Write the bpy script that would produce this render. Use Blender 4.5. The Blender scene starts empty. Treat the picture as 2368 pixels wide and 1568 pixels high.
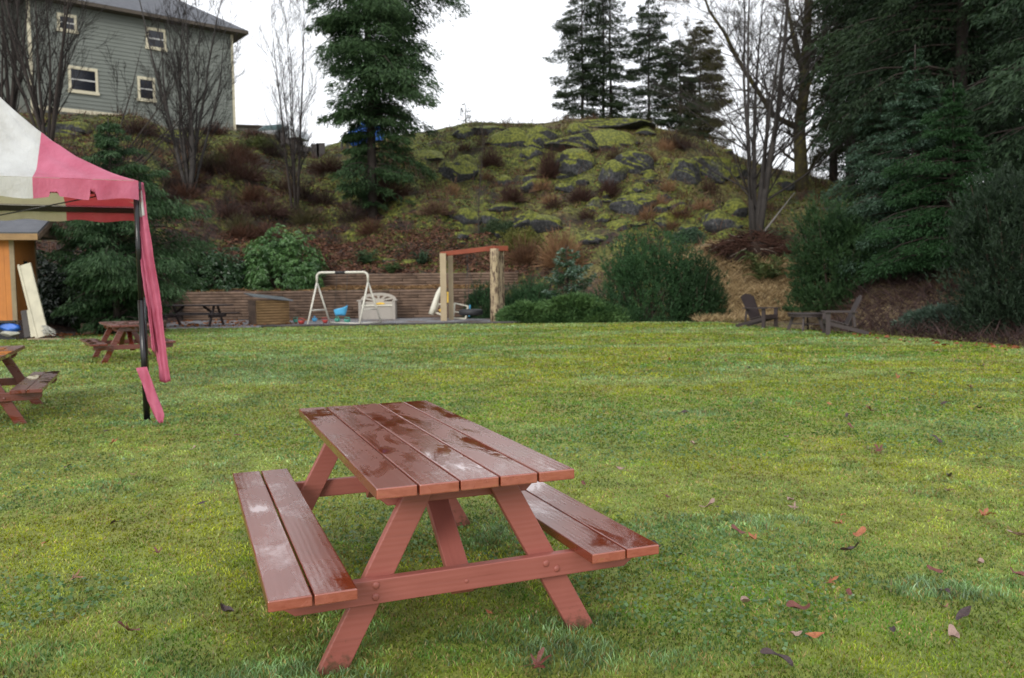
import bpy, bmesh, math, random
import numpy as np
from mathutils import Vector, Matrix
rng = np.random.default_rng(7)
random.seed(7)
SC = bpy.context.scene
COL = SC.collection
R_ = math.radians

# ------------------------------------------------------------------ camera
F_PX, PIT, ROL, CAMH = 1924.32, .067, -.0117, 1.3681
fwd = Vector((0, math.cos(PIT), -math.sin(PIT)))
_r = Vector((1, 0, 0)); _d = Vector((0, -math.sin(PIT), -math.cos(PIT)))
rgt = math.cos(ROL)*_r - math.sin(ROL)*_d
dwn = math.sin(ROL)*_r + math.cos(ROL)*_d
cam = bpy.data.cameras.new('camera'); camo = bpy.data.objects.new('camera', cam); COL.objects.link(camo)
M = Matrix.Identity(4)
for i in range(3):
    M[i][0] = rgt[i]; M[i][1] = -dwn[i]; M[i][2] = -fwd[i]
M[2][3] = CAMH
camo.matrix_world = M
cam.sensor_width = 36; cam.lens = F_PX/2368*36
cam.clip_start = .05; cam.clip_end = 2000
cam.dof.use_dof = True; cam.dof.focus_distance = 3.3; cam.dof.aperture_fstop = 4.2
SC.camera = camo
SC.render.resolution_x = 1024; SC.render.resolution_y = 678
SC.view_settings.view_transform = 'Standard'; SC.view_settings.look = 'None'
SC.view_settings.exposure = 0.22; SC.view_settings.gamma = 1
SUN_EL, SUN_AZ = R_(24), R_(200)       # soft sun added from behind the camera to stand in for its flash

# ------------------------------------------------------------------ world: overcast sky
w = bpy.data.worlds.new('World'); SC.world = w; w.use_nodes = True
nt = w.node_tree; nt.nodes.clear()
out = nt.nodes.new('ShaderNodeOutputWorld'); bg = nt.nodes.new('ShaderNodeBackground')
sky = nt.nodes.new('ShaderNodeTexSky'); sky.sky_type = 'NISHITA'; sky.sun_disc = False
sky.sun_elevation = SUN_EL; sky.sun_rotation = SUN_AZ; sky.air_density = 1.5; sky.dust_density = 4; sky.ozone_density = 1
tc = nt.nodes.new('ShaderNodeTexCoord'); nz_ = nt.nodes.new('ShaderNodeTexNoise'); nz_.inputs['Scale'].default_value = 1.6
nz_.inputs['Detail'].default_value = 5
mp = nt.nodes.new('ShaderNodeMapping'); mp.inputs['Scale'].default_value = (1, 1, 2.6)
rp = nt.nodes.new('ShaderNodeValToRGB')
rp.color_ramp.elements[0].position = .3; rp.color_ramp.elements[0].color = (10.9, 11.1, 11.8, 1)
rp.color_ramp.elements[1].position = .75; rp.color_ramp.elements[1].color = (13.4, 13.6, 14.1, 1)
mx = nt.nodes.new('ShaderNodeMix'); mx.data_type = 'RGBA'; mx.inputs[0].default_value = .9
nt.links.new(tc.outputs['Generated'], mp.inputs[0]); nt.links.new(mp.outputs[0], nz_.inputs['Vector'])
nt.links.new(nz_.outputs['Fac'], rp.inputs[0])
nt.links.new(sky.outputs[0], mx.inputs[6]); nt.links.new(rp.outputs[0], mx.inputs[7])
nt.links.new(mx.outputs[2], bg.inputs[0]); bg.inputs[1].default_value = .1
nt.links.new(bg.outputs[0], out.inputs[0])
sun = bpy.data.lights.new('sun', 'SUN'); sun.energy = 1.5; sun.angle = R_(20); sun.color = (1, .96, .9)
suno = bpy.data.objects.new('sun', sun); COL.objects.link(suno)
sdir = Vector((math.sin(SUN_AZ)*math.cos(SUN_EL), math.cos(SUN_AZ)*math.cos(SUN_EL), math.sin(SUN_EL)))
suno.rotation_euler = sdir.to_track_quat('Z', 'Y').to_euler()

# ------------------------------------------------------------------ picture -> world helpers (pixels of a 2368 px wide view)
C0 = Vector((0, 0, CAMH))
def ray(px, py): return fwd + (px-1184)/F_PX*rgt + (py-784.1)/F_PX*dwn
def at(px, py, Y):
    v = ray(px, py); return C0 + v*(Y/v.y)
def onz(px, py, z=0.0):
    v = ray(px, py); return C0 + v*((z-CAMH)/v.z)

# ------------------------------------------------------------------ numpy noise
def _h(ix, iy, s):
    n = np.sin(ix*127.1 + iy*311.7 + s*74.7)*43758.5453
    return n - np.floor(n)
def vnoise(x, y, s=0):
    x = np.asarray(x, float); y = np.asarray(y, float)
    ix = np.floor(x); iy = np.floor(y); fx = x-ix; fy = y-iy
    fx = fx*fx*(3-2*fx); fy = fy*fy*(3-2*fy)
    a = _h(ix, iy, s); b = _h(ix+1, iy, s); c = _h(ix, iy+1, s); d = _h(ix+1, iy+1, s)
    return a+(b-a)*fx+(c-a)*fy+(a-b-c+d)*fx*fy
def fbm(x, y, s=0, o=4):
    t = 0; amp = .5; tot = 0
    for k in range(o):
        t = t+amp*vnoise(x, y, s+k*3.1); tot += amp; x = np.asarray(x)*2.03+11.3; y = np.asarray(y)*2.03-7.7; amp *= .5
    return t/tot
def sstep(a, b, x):
    t = np.clip((np.asarray(x, float)-a)/(b-a), 0, 1); return t*t*(3-2*t)

# ------------------------------------------------------------------ terrain
CREST = [(-400, 395), (0, 404), (130, 397), (247, 392), (340, 390), (400, 362), (545, 355), (640, 345), (700, 325), (740, 312), (800, 328),
         (950, 342), (1020, 352), (1100, 366), (1180, 362), (1250, 360), (1330, 371), (1450, 368), (1540, 345), (1640, 318), (1700, 287),
         (1760, 262), (1830, 247), (1900, 230), (2000, 215), (2368, 200), (2900, 200)]
CA = np.array([(c[0]-1184)/1924.0 for c in CREST]); CE = np.array([c[1]/1924.0 for c in CREST])
def height(x, y):
    x = np.asarray(x, float); y = np.asarray(y, float)
    a = x/np.maximum(y, 6)
    Y0 = np.interp(a, [-.62, -.45, -.40, -.1, .05, .13, .24, .34, .42, .62], [25, 28, 31, 33, 32, 31.3, 28.8, 28.2, 22, 17])
    Yc = np.interp(a, [-.6, -.33, -.25, .5], [50, 52, 56, 56])
    E = np.interp(a, CA, CE)
    zc = CAMH + E*Yc
    t = np.clip((y-Y0)/(Yc-Y0), 0, 1)
    n = fbm(x*.22, y*.22, 3)-.5
    rg = .5-np.abs(fbm(x*.45+3, y*.6, 61, 3)-.5)*4
    n2 = (fbm(x*.8, y*.8, 9)-.5)*1.7+rg*.45*sstep(-9, -2, x)+(fbm(x*2.3, y*2.3, 19, 2)-.5)*.5
    env = np.clip(t*6, 0, 1)
    envc = np.clip((1-t)*5, .12, 1)
    z = zc*(t**.93) + env*envc*(n*2.6+n2*.55)
    # two terraces behind the play area
    tt = np.clip((y-36.1)/(Yc-36.1), 0, 1)
    zt = np.where(y < 34.12, 0, np.where(y < 36.1, 1.13+.12*(n2+.3)+(y-34.1)*.05, 1.78+(zc-1.78)*tt**.95+np.clip(tt*6, 0, 1)*np.clip((1-tt)*5, .12, 1)*(n*2.2+n2*.5)))
    m = sstep(-14.6, -13.4, x)*(1-sstep(-.4, 1.0, x))
    z = z*(1-m)+zt*m
    z = np.where(y > Yc, zc*1.0 + .0*(y-Yc), z)
    return z
def hz(x, y): return float(height(x, y))
def hit(px, py, y0=20, y1=75):
    for Y in np.arange(y0, y1, .1):
        p = at(px, py, float(Y))
        if p.z <= hz(p.x, p.y): return p
    return at(px, py, 54)

# ------------------------------------------------------------------ object helpers
def tag(o, label=None, cat=None, group=None, kind=None):
    if label: o['label'] = label
    if cat: o['category'] = cat
    if group: o['group'] = group
    if kind: o['kind'] = kind
    return o
def thing(name, label, cat, loc=(0, 0, 0), rz=0, group=None):
    o = bpy.data.objects.new(name, None); COL.objects.link(o); o.location = loc; o.rotation_euler = (0, 0, rz)
    o.empty_display_size = .1
    return tag(o, label, cat, group)
def link(name, me, mat, parent=None):
    o = bpy.data.objects.new(name, me); COL.objects.link(o)
    if mat: me.materials.append(mat)
    if parent is not None: o.parent = parent
    return o
class MB:
    """collects shapes into one mesh; keeps a board-local 'grain' coordinate per vertex"""
    def __init__(s): s.v = []; s.f = []; s.g = []; s.sm = []
    def add(s, v, f, g=None, smooth=False):
        n = len(s.v); s.v += [tuple(p) for p in v]
        s.g += [tuple(p) for p in (g if g is not None else v)]
        s.f += [tuple(i+n for i in q) for q in f]; s.sm += [smooth]*len(f)
    def box(s, x0, x1, y0, y1, z0, z1, m=None, axis=1):
        v = [Vector((x, y, z)) for z in (z0, z1) for y in (y0, y1) for x in (x0, x1)]
        off = Vector((random.random()*9, random.random()*9, random.random()*9))
        g = [(p if axis == 1 else (Vector((p.y, p.x, p.z)) if axis == 0 else Vector((p.x, p.z, p.y))))+off for p in v]
        if m is not None: v = [m @ p for p in v]
        s.add(v, [(0, 2, 3, 1), (4, 5, 7, 6), (0, 1, 5, 4), (2, 6, 7, 3), (0, 4, 6, 2), (1, 3, 7, 5)], g)
    def beam(s, a, b, w, t, up=Vector((0, 0, 1)), ext=0):
        """board from a to b, w wide (across), t thick (along 'up' made perpendicular)"""
        a = Vector(a); b = Vector(b); d = (b-a); L = d.length; d.normalize()
        x = d.cross(up); x = x.normalized() if x.length > 1e-5 else Vector((1, 0, 0))
        z = x.cross(d)
        m = Matrix(((x.x, d.x, z.x, a.x), (x.y, d.y, z.y, a.y), (x.z, d.z, z.z, a.z), (0, 0, 0, 1)))
        s.box(-w/2, w/2, -ext, L+ext, -t/2, t/2, m)
    def tube(s, pts, rad, n=8, caps=True, smooth=True):
        pts = [Vector(p) for p in pts]
        if not hasattr(rad, '__len__'): rad = [rad]*len(pts)
        V = []; G = []; F = []; L = 0; u = None
        off = Vector((random.random()*9, random.random()*9, 0))
        for i, p in enumerate(pts):
            d = (pts[min(i+1, len(pts)-1)]-pts[max(i-1, 0)]).normalized()
            if u is None:
                u = d.cross(Vector((0, 0, 1)))
                if u.length < .05: u = d.cross(Vector((0, 1, 0)))
            u = (u-d*u.dot(d)).normalized(); v = d.cross(u)
            if i: L += (p-pts[i-1]).length
            for k in range(n):
                a = 2*math.pi*k/n; o = u*math.cos(a)+v*math.sin(a)
                V.append(p+o*rad[i]); G.append(Vector((math.cos(a)*rad[i], L, math.sin(a)*rad[i]))+off)
        for i in range(len(pts)-1):
            for k in range(n):
                F.append((i*n+k, i*n+(k+1) % n, (i+1)*n+(k+1) % n, (i+1)*n+k))
        s.add(V, F, G, smooth)
        if caps:
            n0 = len(s.v)-len(V)
            s.f.append(tuple(n0+k for k in reversed(range(n)))); s.sm.append(False)
            s.f.append(tuple(n0+(len(pts)-1)*n+k for k in range(n))); s.sm.append(False)
    def prism(s, poly, a, b, m=None):
        """polygon (x,z) list extruded along y from a to b"""
        n = len(poly)
        v = [Vector((p[0], a, p[1])) for p in poly]+[Vector((p[0], b, p[1])) for p in poly]
        g = [Vector((p.z, p.x, p.y)) for p in v]
        if m is not None: v = [m @ p for p in v]
        f = [tuple(range(n)), tuple(range(2*n-1, n-1, -1))]+[(i+n, (i+1) % n+n, (i+1) % n, i) for i in range(n)]
        s.add(v, f, g)
    def build(s, name, mat, parent=None, bevel=0, seg=2):
        me = bpy.data.meshes.new(name); me.from_pydata(s.v, [], s.f)
        at_ = me.attributes.new('grain', 'FLOAT_VECTOR', 'POINT'); at_.data.foreach_set('vector', np.array(s.g, float).ravel())
        me.polygons.foreach_set('use_smooth', s.sm)
        bm = bmesh.new(); bm.from_mesh(me); bmesh.ops.recalc_face_normals(bm, faces=bm.faces); bm.to_mesh(me); bm.free()
        o = link(name, me, mat, parent)
        if bevel:
            b = o.modifiers.new('bevel', 'BEVEL'); b.width = bevel; b.segments = seg; b.limit_method = 'ANGLE'
        return o

def mesh_np(name, V, F, colv=None, mat=None, parent=None, smooth=False):
    """V (n,3), F (m,k) numpy; colv per-vertex rgb"""
    me = bpy.data.meshes.new(name); n = len(V); m, k = F.shape
    me.vertices.add(n); me.vertices.foreach_set('co', np.asarray(V, np.float32).ravel())
    me.loops.add(m*k); me.loops.foreach_set('vertex_index', F.astype(np.int32).ravel())
    me.polygons.add(m); me.polygons.foreach_set('loop_start', np.arange(0, m*k, k, dtype=np.int32))
    try: me.polygons.foreach_set('loop_total', np.full(m, k, np.int32))
    except Exception: pass
    if smooth: me.polygons.foreach_set('use_smooth', np.ones(m, bool))
    if colv is not None:
        a = me.attributes.new('col', 'FLOAT_COLOR', 'POINT')
        c = np.ones((n, 4), np.float32); c[:, :3] = colv; a.data.foreach_set('color', c.ravel())
    me.update(); me.validate()
    return link(name, me, mat, parent)

def unit(a): return a/np.maximum(np.linalg.norm(a, axis=-1, keepdims=True), 1e-9)
class Leaves:
    """leaf / needle-spray sized kites collected in numpy"""
    def __init__(s): s.V = []; s.C = []
    def add(s, P, D, L, W, col, bend=0.0):
        n = len(P); D = unit(D); r = rng.normal(size=(n, 3)); S = unit(np.cross(D, r))
        L = np.broadcast_to(np.asarray(L, float), (n,))[:, None]; W = np.broadcast_to(np.asarray(W, float), (n,))[:, None]
        mid = P+D*L*.45; tip = P+D*L; tip[:, 2] -= bend*L[:, 0]
        q = np.stack([P, mid+S*W*.5, tip, mid-S*W*.5], 1)
        s.V.append(q); s.C.append(np.repeat(np.broadcast_to(col, (n, 3))[:, None, :], 4, 1))
    def build(s, name, mat, parent=None):
        V = np.concatenate(s.V).reshape(-1, 3); Cc = np.concatenate(s.C).reshape(-1, 3)
        F = np.arange(len(V)).reshape(-1, 4)
        return mesh_np(name, V, F, Cc, mat, parent)
class Segs:
    """tapered sticks in numpy"""
    def __init__(s): s.a = []; s.b = []; s.ra = []; s.rb = []
    def add(s, a, b, ra, rb): s.a.append(tuple(a)); s.b.append(tuple(b)); s.ra.append(ra); s.rb.append(rb)
    def build(s, name, mat, parent=None, n=4, col=(.1, .08, .07)):
        A = np.array(s.a); B = np.array(s.b); ra = np.array(s.ra)[:, None]; rb = np.array(s.rb)[:, None]
        D = unit(B-A); ref = np.where(np.abs(D[:, 2:3]) > .9, np.array([[1., 0, 0]]), np.array([[0, 0, 1.]]))
        u = unit(np.cross(D, ref)); v = np.cross(D, u); m = len(A)
        V = np.zeros((m, 2*n, 3))
        for k in range(n):
            an = 2*math.pi*k/n; o = u*math.cos(an)+v*math.sin(an)
            V[:, k] = A+o*ra-D*ra*.3; V[:, n+k] = B+o*rb
        base = (np.arange(m)*2*n)[:, None, None]
        F = np.array([(k, (k+1) % n, n+(k+1) % n, n+k) for k in range(n)])[None]+base
        cc = np.broadcast_to(np.array(col), (m*2*n, 3))*(.8+.4*np.repeat(rng.random(m), 2*n))[:, None]
        return mesh_np(name, V.reshape(-1, 3), F.reshape(-1, 4), cc, mat, parent, True)

# ------------------------------------------------------------------ materials
def newmat(name):
    m = bpy.data.materials.new(name); m.use_nodes = True; t = m.node_tree; b = t.nodes['Principled BSDF']; return m, t, b
def N(t, kind, **kw):
    n = t.nodes.new(kind)
    for k, v in kw.items():
        if k in n.inputs: n.inputs[k].default_value = v
        else: setattr(n, k, v)
    return n
def ramp(t, fac, stops):
    r = t.nodes.new('ShaderNodeValToRGB'); e = r.color_ramp.elements
    while len(e) < len(stops): e.new(.5)
    for i, (p, c) in enumerate(stops):
        e[i].position = p; e[i].color = (*c, 1) if len(c) == 3 else c
    t.links.new(fac, r.inputs[0]); return r.outputs[0]
def noise(t, vec, scale, detail=4, rough=.55, dist=0):
    n = t.nodes.new('ShaderNodeTexNoise'); n.inputs['Scale'].default_value = scale; n.inputs['Detail'].default_value = detail
    n.inputs['Roughness'].default_value = rough; n.inputs['Distortion'].default_value = dist
    if vec is not None: t.links.new(vec, n.inputs['Vector'])
    return n.outputs['Fac']
def mapping(t, vec, scale=(1, 1, 1), loc=(0, 0, 0)):
    m = t.nodes.new('ShaderNodeMapping'); m.inputs['Scale'].default_value = scale; m.inputs['Location'].default_value = loc
    t.links.new(vec, m.inputs[0]); return m.outputs[0]
def mixc(t, fac, a, b, mode='MIX'):
    m = t.nodes.new('ShaderNodeMix'); m.data_type = 'RGBA'; m.blend_type = mode
    for i, v in ((0, fac), (6, a), (7, b)):
        if isinstance(v, bpy.types.NodeSocket): t.links.new(v, m.inputs[i])
        elif i == 0: m.inputs[0].default_value = v
        else: m.inputs[i].default_value = (*v, 1)
    return m.outputs[2]
def mth(t, op, a, b=0.0, clamp=False):
    m = t.nodes.new('ShaderNodeMath'); m.operation = op; m.use_clamp = clamp
    for i, v in ((0, a), (1, b)):
        if isinstance(v, bpy.types.NodeSocket): t.links.new(v, m.inputs[i])
        else: m.inputs[i].default_value = v
    return m.outputs[0]
def bump(t, b, hgt, strength=.3, dist=.01):
    n = t.nodes.new('ShaderNodeBump'); n.inputs['Strength'].default_value = strength; n.inputs['Distance'].default_value = dist
    t.links.new(hgt, n.inputs['Height']); t.links.new(n.outputs[0], b.inputs['Normal'])
def attr(t, name):
    a = t.nodes.new('ShaderNodeAttribute'); a.attribute_name = name; return a
def objco(t): return t.nodes.new('ShaderNodeTexCoord').outputs['Object']

def wood(name, c1, c2, rough=(.3, .6), gs=1.0, bstr=.4, wet=False, chip=None, end=None, mud=False):
    m, t, b = newmat(name); g = attr(t, 'grain').outputs['Vector']
    st = mapping(t, g, (22*gs, 1.1*gs, 22*gs))
    n1 = noise(t, st, 1.6, 6, .65, 1.2); n2 = noise(t, g, 3.0, 3)
    wv = t.nodes.new('ShaderNodeTexWave'); wv.bands_direction = 'X'; wv.inputs['Scale'].default_value = 14*gs
    wv.inputs['Distortion'].default_value = 6; wv.inputs['Detail'].default_value = 3; wv.inputs['Detail Scale'].default_value = .8
    t.links.new(mapping(t, g, (1, .13, 1)), wv.inputs[0])
    col = ramp(t, mth(t, 'ADD', mth(t, 'MULTIPLY', n1, .35), mth(t, 'MULTIPLY', n2, .65)), [(.3, c1), (.68, c2)])
    if chip:
        cn = noise(t, mapping(t, g, (9, 2.2, 9)), 1.4, 6, .7)
        col = mixc(t, ramp(t, cn, [(.50, (0, 0, 0)), (.54, (1, 1, 1))]), col, chip)
    if mud:
        gp = t.nodes.new('ShaderNodeNewGeometry').outputs['Position']; mz = t.nodes.new('ShaderNodeSeparateXYZ'); t.links.new(gp, mz.inputs[0])
        mn_ = noise(t, gp, 28, 5, .75); ms0 = noise(t, mapping(t, g, (30, 1.5, 30)), 1.5, 4, .7)
        mk_ = ramp(t, mth(t, 'SUBTRACT', mn_, mth(t, 'MULTIPLY', mz.outputs[2], 2.6)), [(.3, (0, 0, 0)), (.5, (.75, .75, .75))])
        col = mixc(t, mk_, col, (.06, .045, .022)); col = mixc(t, ramp(t, ms0, [(.58, (0, 0, 0)), (.75, (.35, .35, .35))]), col, (.13, .045, .035))
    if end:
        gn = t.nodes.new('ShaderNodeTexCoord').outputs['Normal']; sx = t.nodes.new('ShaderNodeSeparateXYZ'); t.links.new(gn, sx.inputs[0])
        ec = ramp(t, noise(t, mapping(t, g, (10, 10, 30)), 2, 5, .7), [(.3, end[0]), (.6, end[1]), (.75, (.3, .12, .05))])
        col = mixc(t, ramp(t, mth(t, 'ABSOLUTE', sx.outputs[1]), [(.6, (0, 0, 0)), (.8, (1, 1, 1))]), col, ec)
    t.links.new(col, b.inputs['Base Color'])
    if wet:
        p = noise(t, mapping(t, g, (2.3, .9, 2.3)), 2.2, 4, .6, .6)
        pud = ramp(t, p, [(.46, (rough[1],)*3), (.57, (rough[0],)*3), (.62, (.03,)*3)])
        t.links.new(pud, b.inputs['Roughness'])
        fine = noise(t, mapping(t, g, (40, 14, 40)), 4, 4, .7)
        flat = ramp(t, p, [(.54, (1, 1, 1)), (.61, (.04, .04, .04))])
        hgt = mth(t, 'MULTIPLY', mth(t, 'ADD', mth(t, 'MULTIPLY', wv.outputs['Fac'], mth(t, 'MULTIPLY', n2, .9)), mth(t, 'MULTIPLY', fine, .8)), flat)
        bump(t, b, hgt, bstr, .0025)
        b.inputs['Specular IOR Level'].default_value = .6
        b.inputs['Coat Weight'].default_value = .75; b.inputs['Coat Roughness'].default_value = .12
        t.links.new(pud, b.inputs['Coat Roughness'])
    else:
        rr = t.nodes.new('ShaderNodeMapRange'); t.links.new(n2, rr.inputs[0]); rr.inputs[3].default_value = rough[0]; rr.inputs[4].default_value = rough[1]
        t.links.new(rr.outputs[0], b.inputs['Roughness'])
        bump(t, b, mth(t, 'ADD', wv.outputs['Fac'], n1), bstr, .003)
    return m
def plain(name, c, rough=.5, metal=0, var=.15, scale=8, bstr=.1):
    m, t, b = newmat(name); n = noise(t, objco(t), scale, 5)
    c2 = tuple(x*(1-var) for x in c); c1 = tuple(min(1, x*(1+var)) for x in c)
    t.links.new(ramp(t, n, [(.3, c2), (.7, c1)]), b.inputs['Base Color'])
    b.inputs['Roughness'].default_value = rough; b.inputs['Metallic'].default_value = metal
    bump(t, b, n, bstr, .01); return m
def foliage(name, rough=.55, trans=.25, spec=.3):
    m, t, b = newmat(name); c = attr(t, 'col').outputs['Color']
    t.links.new(c, b.inputs['Base Color']); b.inputs['Roughness'].default_value = rough
    b.inputs['Specular IOR Level'].default_value = spec
    if trans:
        tr = t.nodes.new('ShaderNodeBsdfTranslucent'); t.links.new(mixc(t, 1.0, c, (1.0, 1.0, .7), 'MULTIPLY'), tr.inputs[0])
        ms = t.nodes.new('ShaderNodeMixShader'); ms.inputs[0].default_value = trans
        o = [n for n in t.nodes if n.type == 'OUTPUT_MATERIAL'][0]
        t.links.new(b.outputs[0], ms.inputs[1]); t.links.new(tr.outputs[0], ms.inputs[2]); t.links.new(ms.outputs[0], o.inputs[0])
    return m
MF = foliage('foliage'); MGR = foliage('grass blades', .38, .3, .5); MBARK = foliage('twig bark', .8, 0, .2)
MNEEDLE = foliage('needles', .6, .12, .25)
M_HERO = wood('red stained wet boards', (.16, .028, .012), (.215, .044, .018), (.13, .30), 1.0, .28, True, end=((.27, .07, .045), (.36, .11, .075)))  # board ends lighter: worn end grain, plus camera flash painted into the colour
M_HEROL = wood('red stained framing with painted flash', (.27, .08, .062), (.35, .112, .088), (.35, .6), 1, .12, mud=True)  # lighter than the boards: camera flash on upright faces is painted into this colour
M_TAB2 = wood('dark red stained boards', (.10, .018, .010), (.16, .030, .016), (.15, .4), 1, .4, True)
M_GREY = wood('weathered grey timber', (.03, .026, .026), (.085, .075, .072), (.6, .9), 1, .5)
M_LOGW = wood('weathered brown logs', (.06, .038, .027), (.22, .145, .10), (.7, .9), 1, .6)
M_LOGY = wood('yellow brown logs', (.17, .10, .042), (.38, .24, .11), (.6, .9), 1, .6)
M_LOGP = wood('pale logs', (.2, .15, .09), (.33, .27, .17), (.6, .9), 1, .6)
M_ORANGE = wood('orange stained siding', (.42, .15, .035), (.55, .21, .05), (.6, .85), .6, .3)
M_POSTB = wood('beige painted posts', (.33, .26, .16), (.42, .34, .22), (.6, .8), 1, .2)
M_POSTP = wood('peeling painted posts', (.33, .25, .15), (.45, .36, .23), (.6, .8), 1, .5, chip=(.09, .055, .035))
M_BEAM = wood('red brown painted beam', (.2, .045, .02), (.28, .065, .03), (.45, .7), 1, .2)
M_CHAIR = wood('dark brown slats', (.028, .02, .02), (.05, .036, .036), (.45, .7), 1, .2)
M_WHITET = plain('chalky white steel tube', (.62, .6, .52), .45, 0, .12, 14)
M_BLACKM = plain('black painted steel', (.008, .008, .009), .22, 0, .1, 6, .03)
M_BLACKR = plain('black rubber', (.02, .021, .024), .6)
M_CHAIN = plain('dark chain', (.05, .05, .05), .5, .5)
M_BLUEP = plain('light blue plastic', (.09, .42, .72), .4, 0, .08)
M_RESIN = plain('grey beige resin', (.36, .33, .29), .6, 0, .06)
M_RESINW = plain('cream white plastic', (.68, .66, .55), .45, 0, .08)
M_YEL = plain('yellow plastic', (.7, .45, .05), .45)
M_REDP = plain('red plastic', (.45, .05, .04), .45)
M_TEAL = plain('teal plastic', (.08, .4, .3), .45)
M_TARP = plain('blue tarpaulin', (.03, .13, .5), .45, 0, .35, 3, .4)
M_BLADE = plain('pale sheet metal', (.6, .63, .66), .3, .3)
M_UMB = plain('purple brown canvas', (.1, .065, .07), .8, 0, .2, 6)
M_SLATE = wood('slate shingles', (.06, .065, .075), (.12, .125, .14), (.6, .9), .5, .6)
M_BOXLID = plain('grey felted lid', (.16, .17, .19), .3, 0, .25)
M_TRIM = plain('cream trim paint', (.6, .55, .4), .6, 0, .08)
M_GLASS = plain('dark window glass', (.012, .014, .02), .08, 0, .1)
M_SASH = plain('grey white sash', (.5, .5, .48), .5)
M_SOFFIT = plain('brown fascia', (.07, .055, .04), .7)
M_PANEL = plain('cream insulated panel', (.5, .47, .36), .6, 0, .12, 5)
M_CONC = plain('concrete kerb', (.25, .23, .2), .8)

# ================================================================== GROUND AND HILL
def grid_mesh(xs, ys, zf):
    X, Y = np.meshgrid(xs, ys); Z = zf(X, Y)
    V = np.stack([X.ravel(), Y.ravel(), Z.ravel()], 1); nx = len(xs); ny = len(ys)
    i = np.arange((nx-1)*(ny-1)); r = i//(nx-1); c = i % (nx-1); a = r*nx+c
    return V, np.stack([a, a+1, a+nx+1, a+nx], 1)
xs = np.concatenate([np.arange(-160, -44, 4), np.arange(-44, 40, .3), np.arange(40, 170, 4)])
ys = np.concatenate([np.arange(-40, 14, 3), np.arange(14, 34.0, .4), [34.0, 34.1, 34.13, 34.2, 34.6, 35, 35.5, 36.0, 36.08, 36.14, 36.2], np.arange(36.5, 58, .27), np.arange(58, 300, 6)])
V, Fc = grid_mesh(xs, ys, height)
m, t, b = newmat('hill ground')
geo = t.nodes.new('ShaderNodeNewGeometry'); pos = geo.outputs['Position']
zr = t.nodes.new('ShaderNodeSeparateXYZ'); t.links.new(pos, zr.inputs[0])
n_big = noise(t, pos, .16, 4); n_mid = noise(t, pos, .75, 5, .6); n_fine = noise(t, pos, 5, 6, .7); n_x = noise(t, pos, 18, 4, .7)
litter = ramp(t, n_fine, [(.35, (.010, .006, .005)), (.5, (.04, .02, .014)), (.64, (.11, .055, .036)), (.8, (.2, .12, .08))])
moss = ramp(t, n_fine, [(.36, (.015, .018, .006)), (.48, (.075, .09, .016)), (.66, (.22, .24, .035))])
dry = ramp(t, n_fine, [(.32, (.05, .032, .016)), (.5, (.21, .15, .075)), (.72, (.42, .32, .17))])
xm = ramp(t, mth(t, 'ADD', mth(t, 'MULTIPLY', zr.outputs[0], .012), mth(t, 'ADD', mth(t, 'MULTIPLY', n_mid, 1.3), mth(t, 'MULTIPLY', zr.outputs[2], .045))), [(.64, (0, 0, 0)), (.80, (1, 1, 1))])
base = mixc(t, xm, litter, moss)
base = mixc(t, ramp(t, noise(t, pos, .55, 4, .6), [(.5, (0, 0, 0)), (.62, (.9, .9, .9))]), base, (.02, .013, .010))
dm = mth(t, 'MULTIPLY', ramp(t, n_big, [(.46, (0, 0, 0)), (.6, (1, 1, 1))]), ramp(t, mth(t, 'MULTIPLY', zr.outputs[0], .1), [(.0, (0, 0, 0)), (.3, (1, 1, 1))]))
base = mixc(t, mth(t, 'MULTIPLY', dm, .35), base, dry)
# dry bank on the right
bx = mth(t, 'MULTIPLY', ramp(t, mth(t, 'SUBTRACT', 1.0, mth(t, 'MULTIPLY', mth(t, 'ABSOLUTE', mth(t, 'SUBTRACT', zr.outputs[0], 10.0)), .22)), [(.0, (0, 0, 0)), (.25, (1, 1, 1))]),
         ramp(t, mth(t, 'MULTIPLY', zr.outputs[2], .2), [(.45, (1, 1, 1)), (.62, (0, 0, 0))]))
base = mixc(t, bx, base, mixc(t, ramp(t, n_mid, [(.4, (0, 0, 0)), (.6, (1, 1, 1))]), (.13, .09, .045), dry))
t.links.new(base, b.inputs['Base Color']); b.inputs['Roughness'].default_value = .9
bump(t, b, mth(t, 'ADD', n_fine, mth(t, 'MULTIPLY', n_x, .4)), .9, .12)
gr = mesh_np('ground', V, Fc, None, m, None, True); tag(gr, kind='structure')

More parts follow.
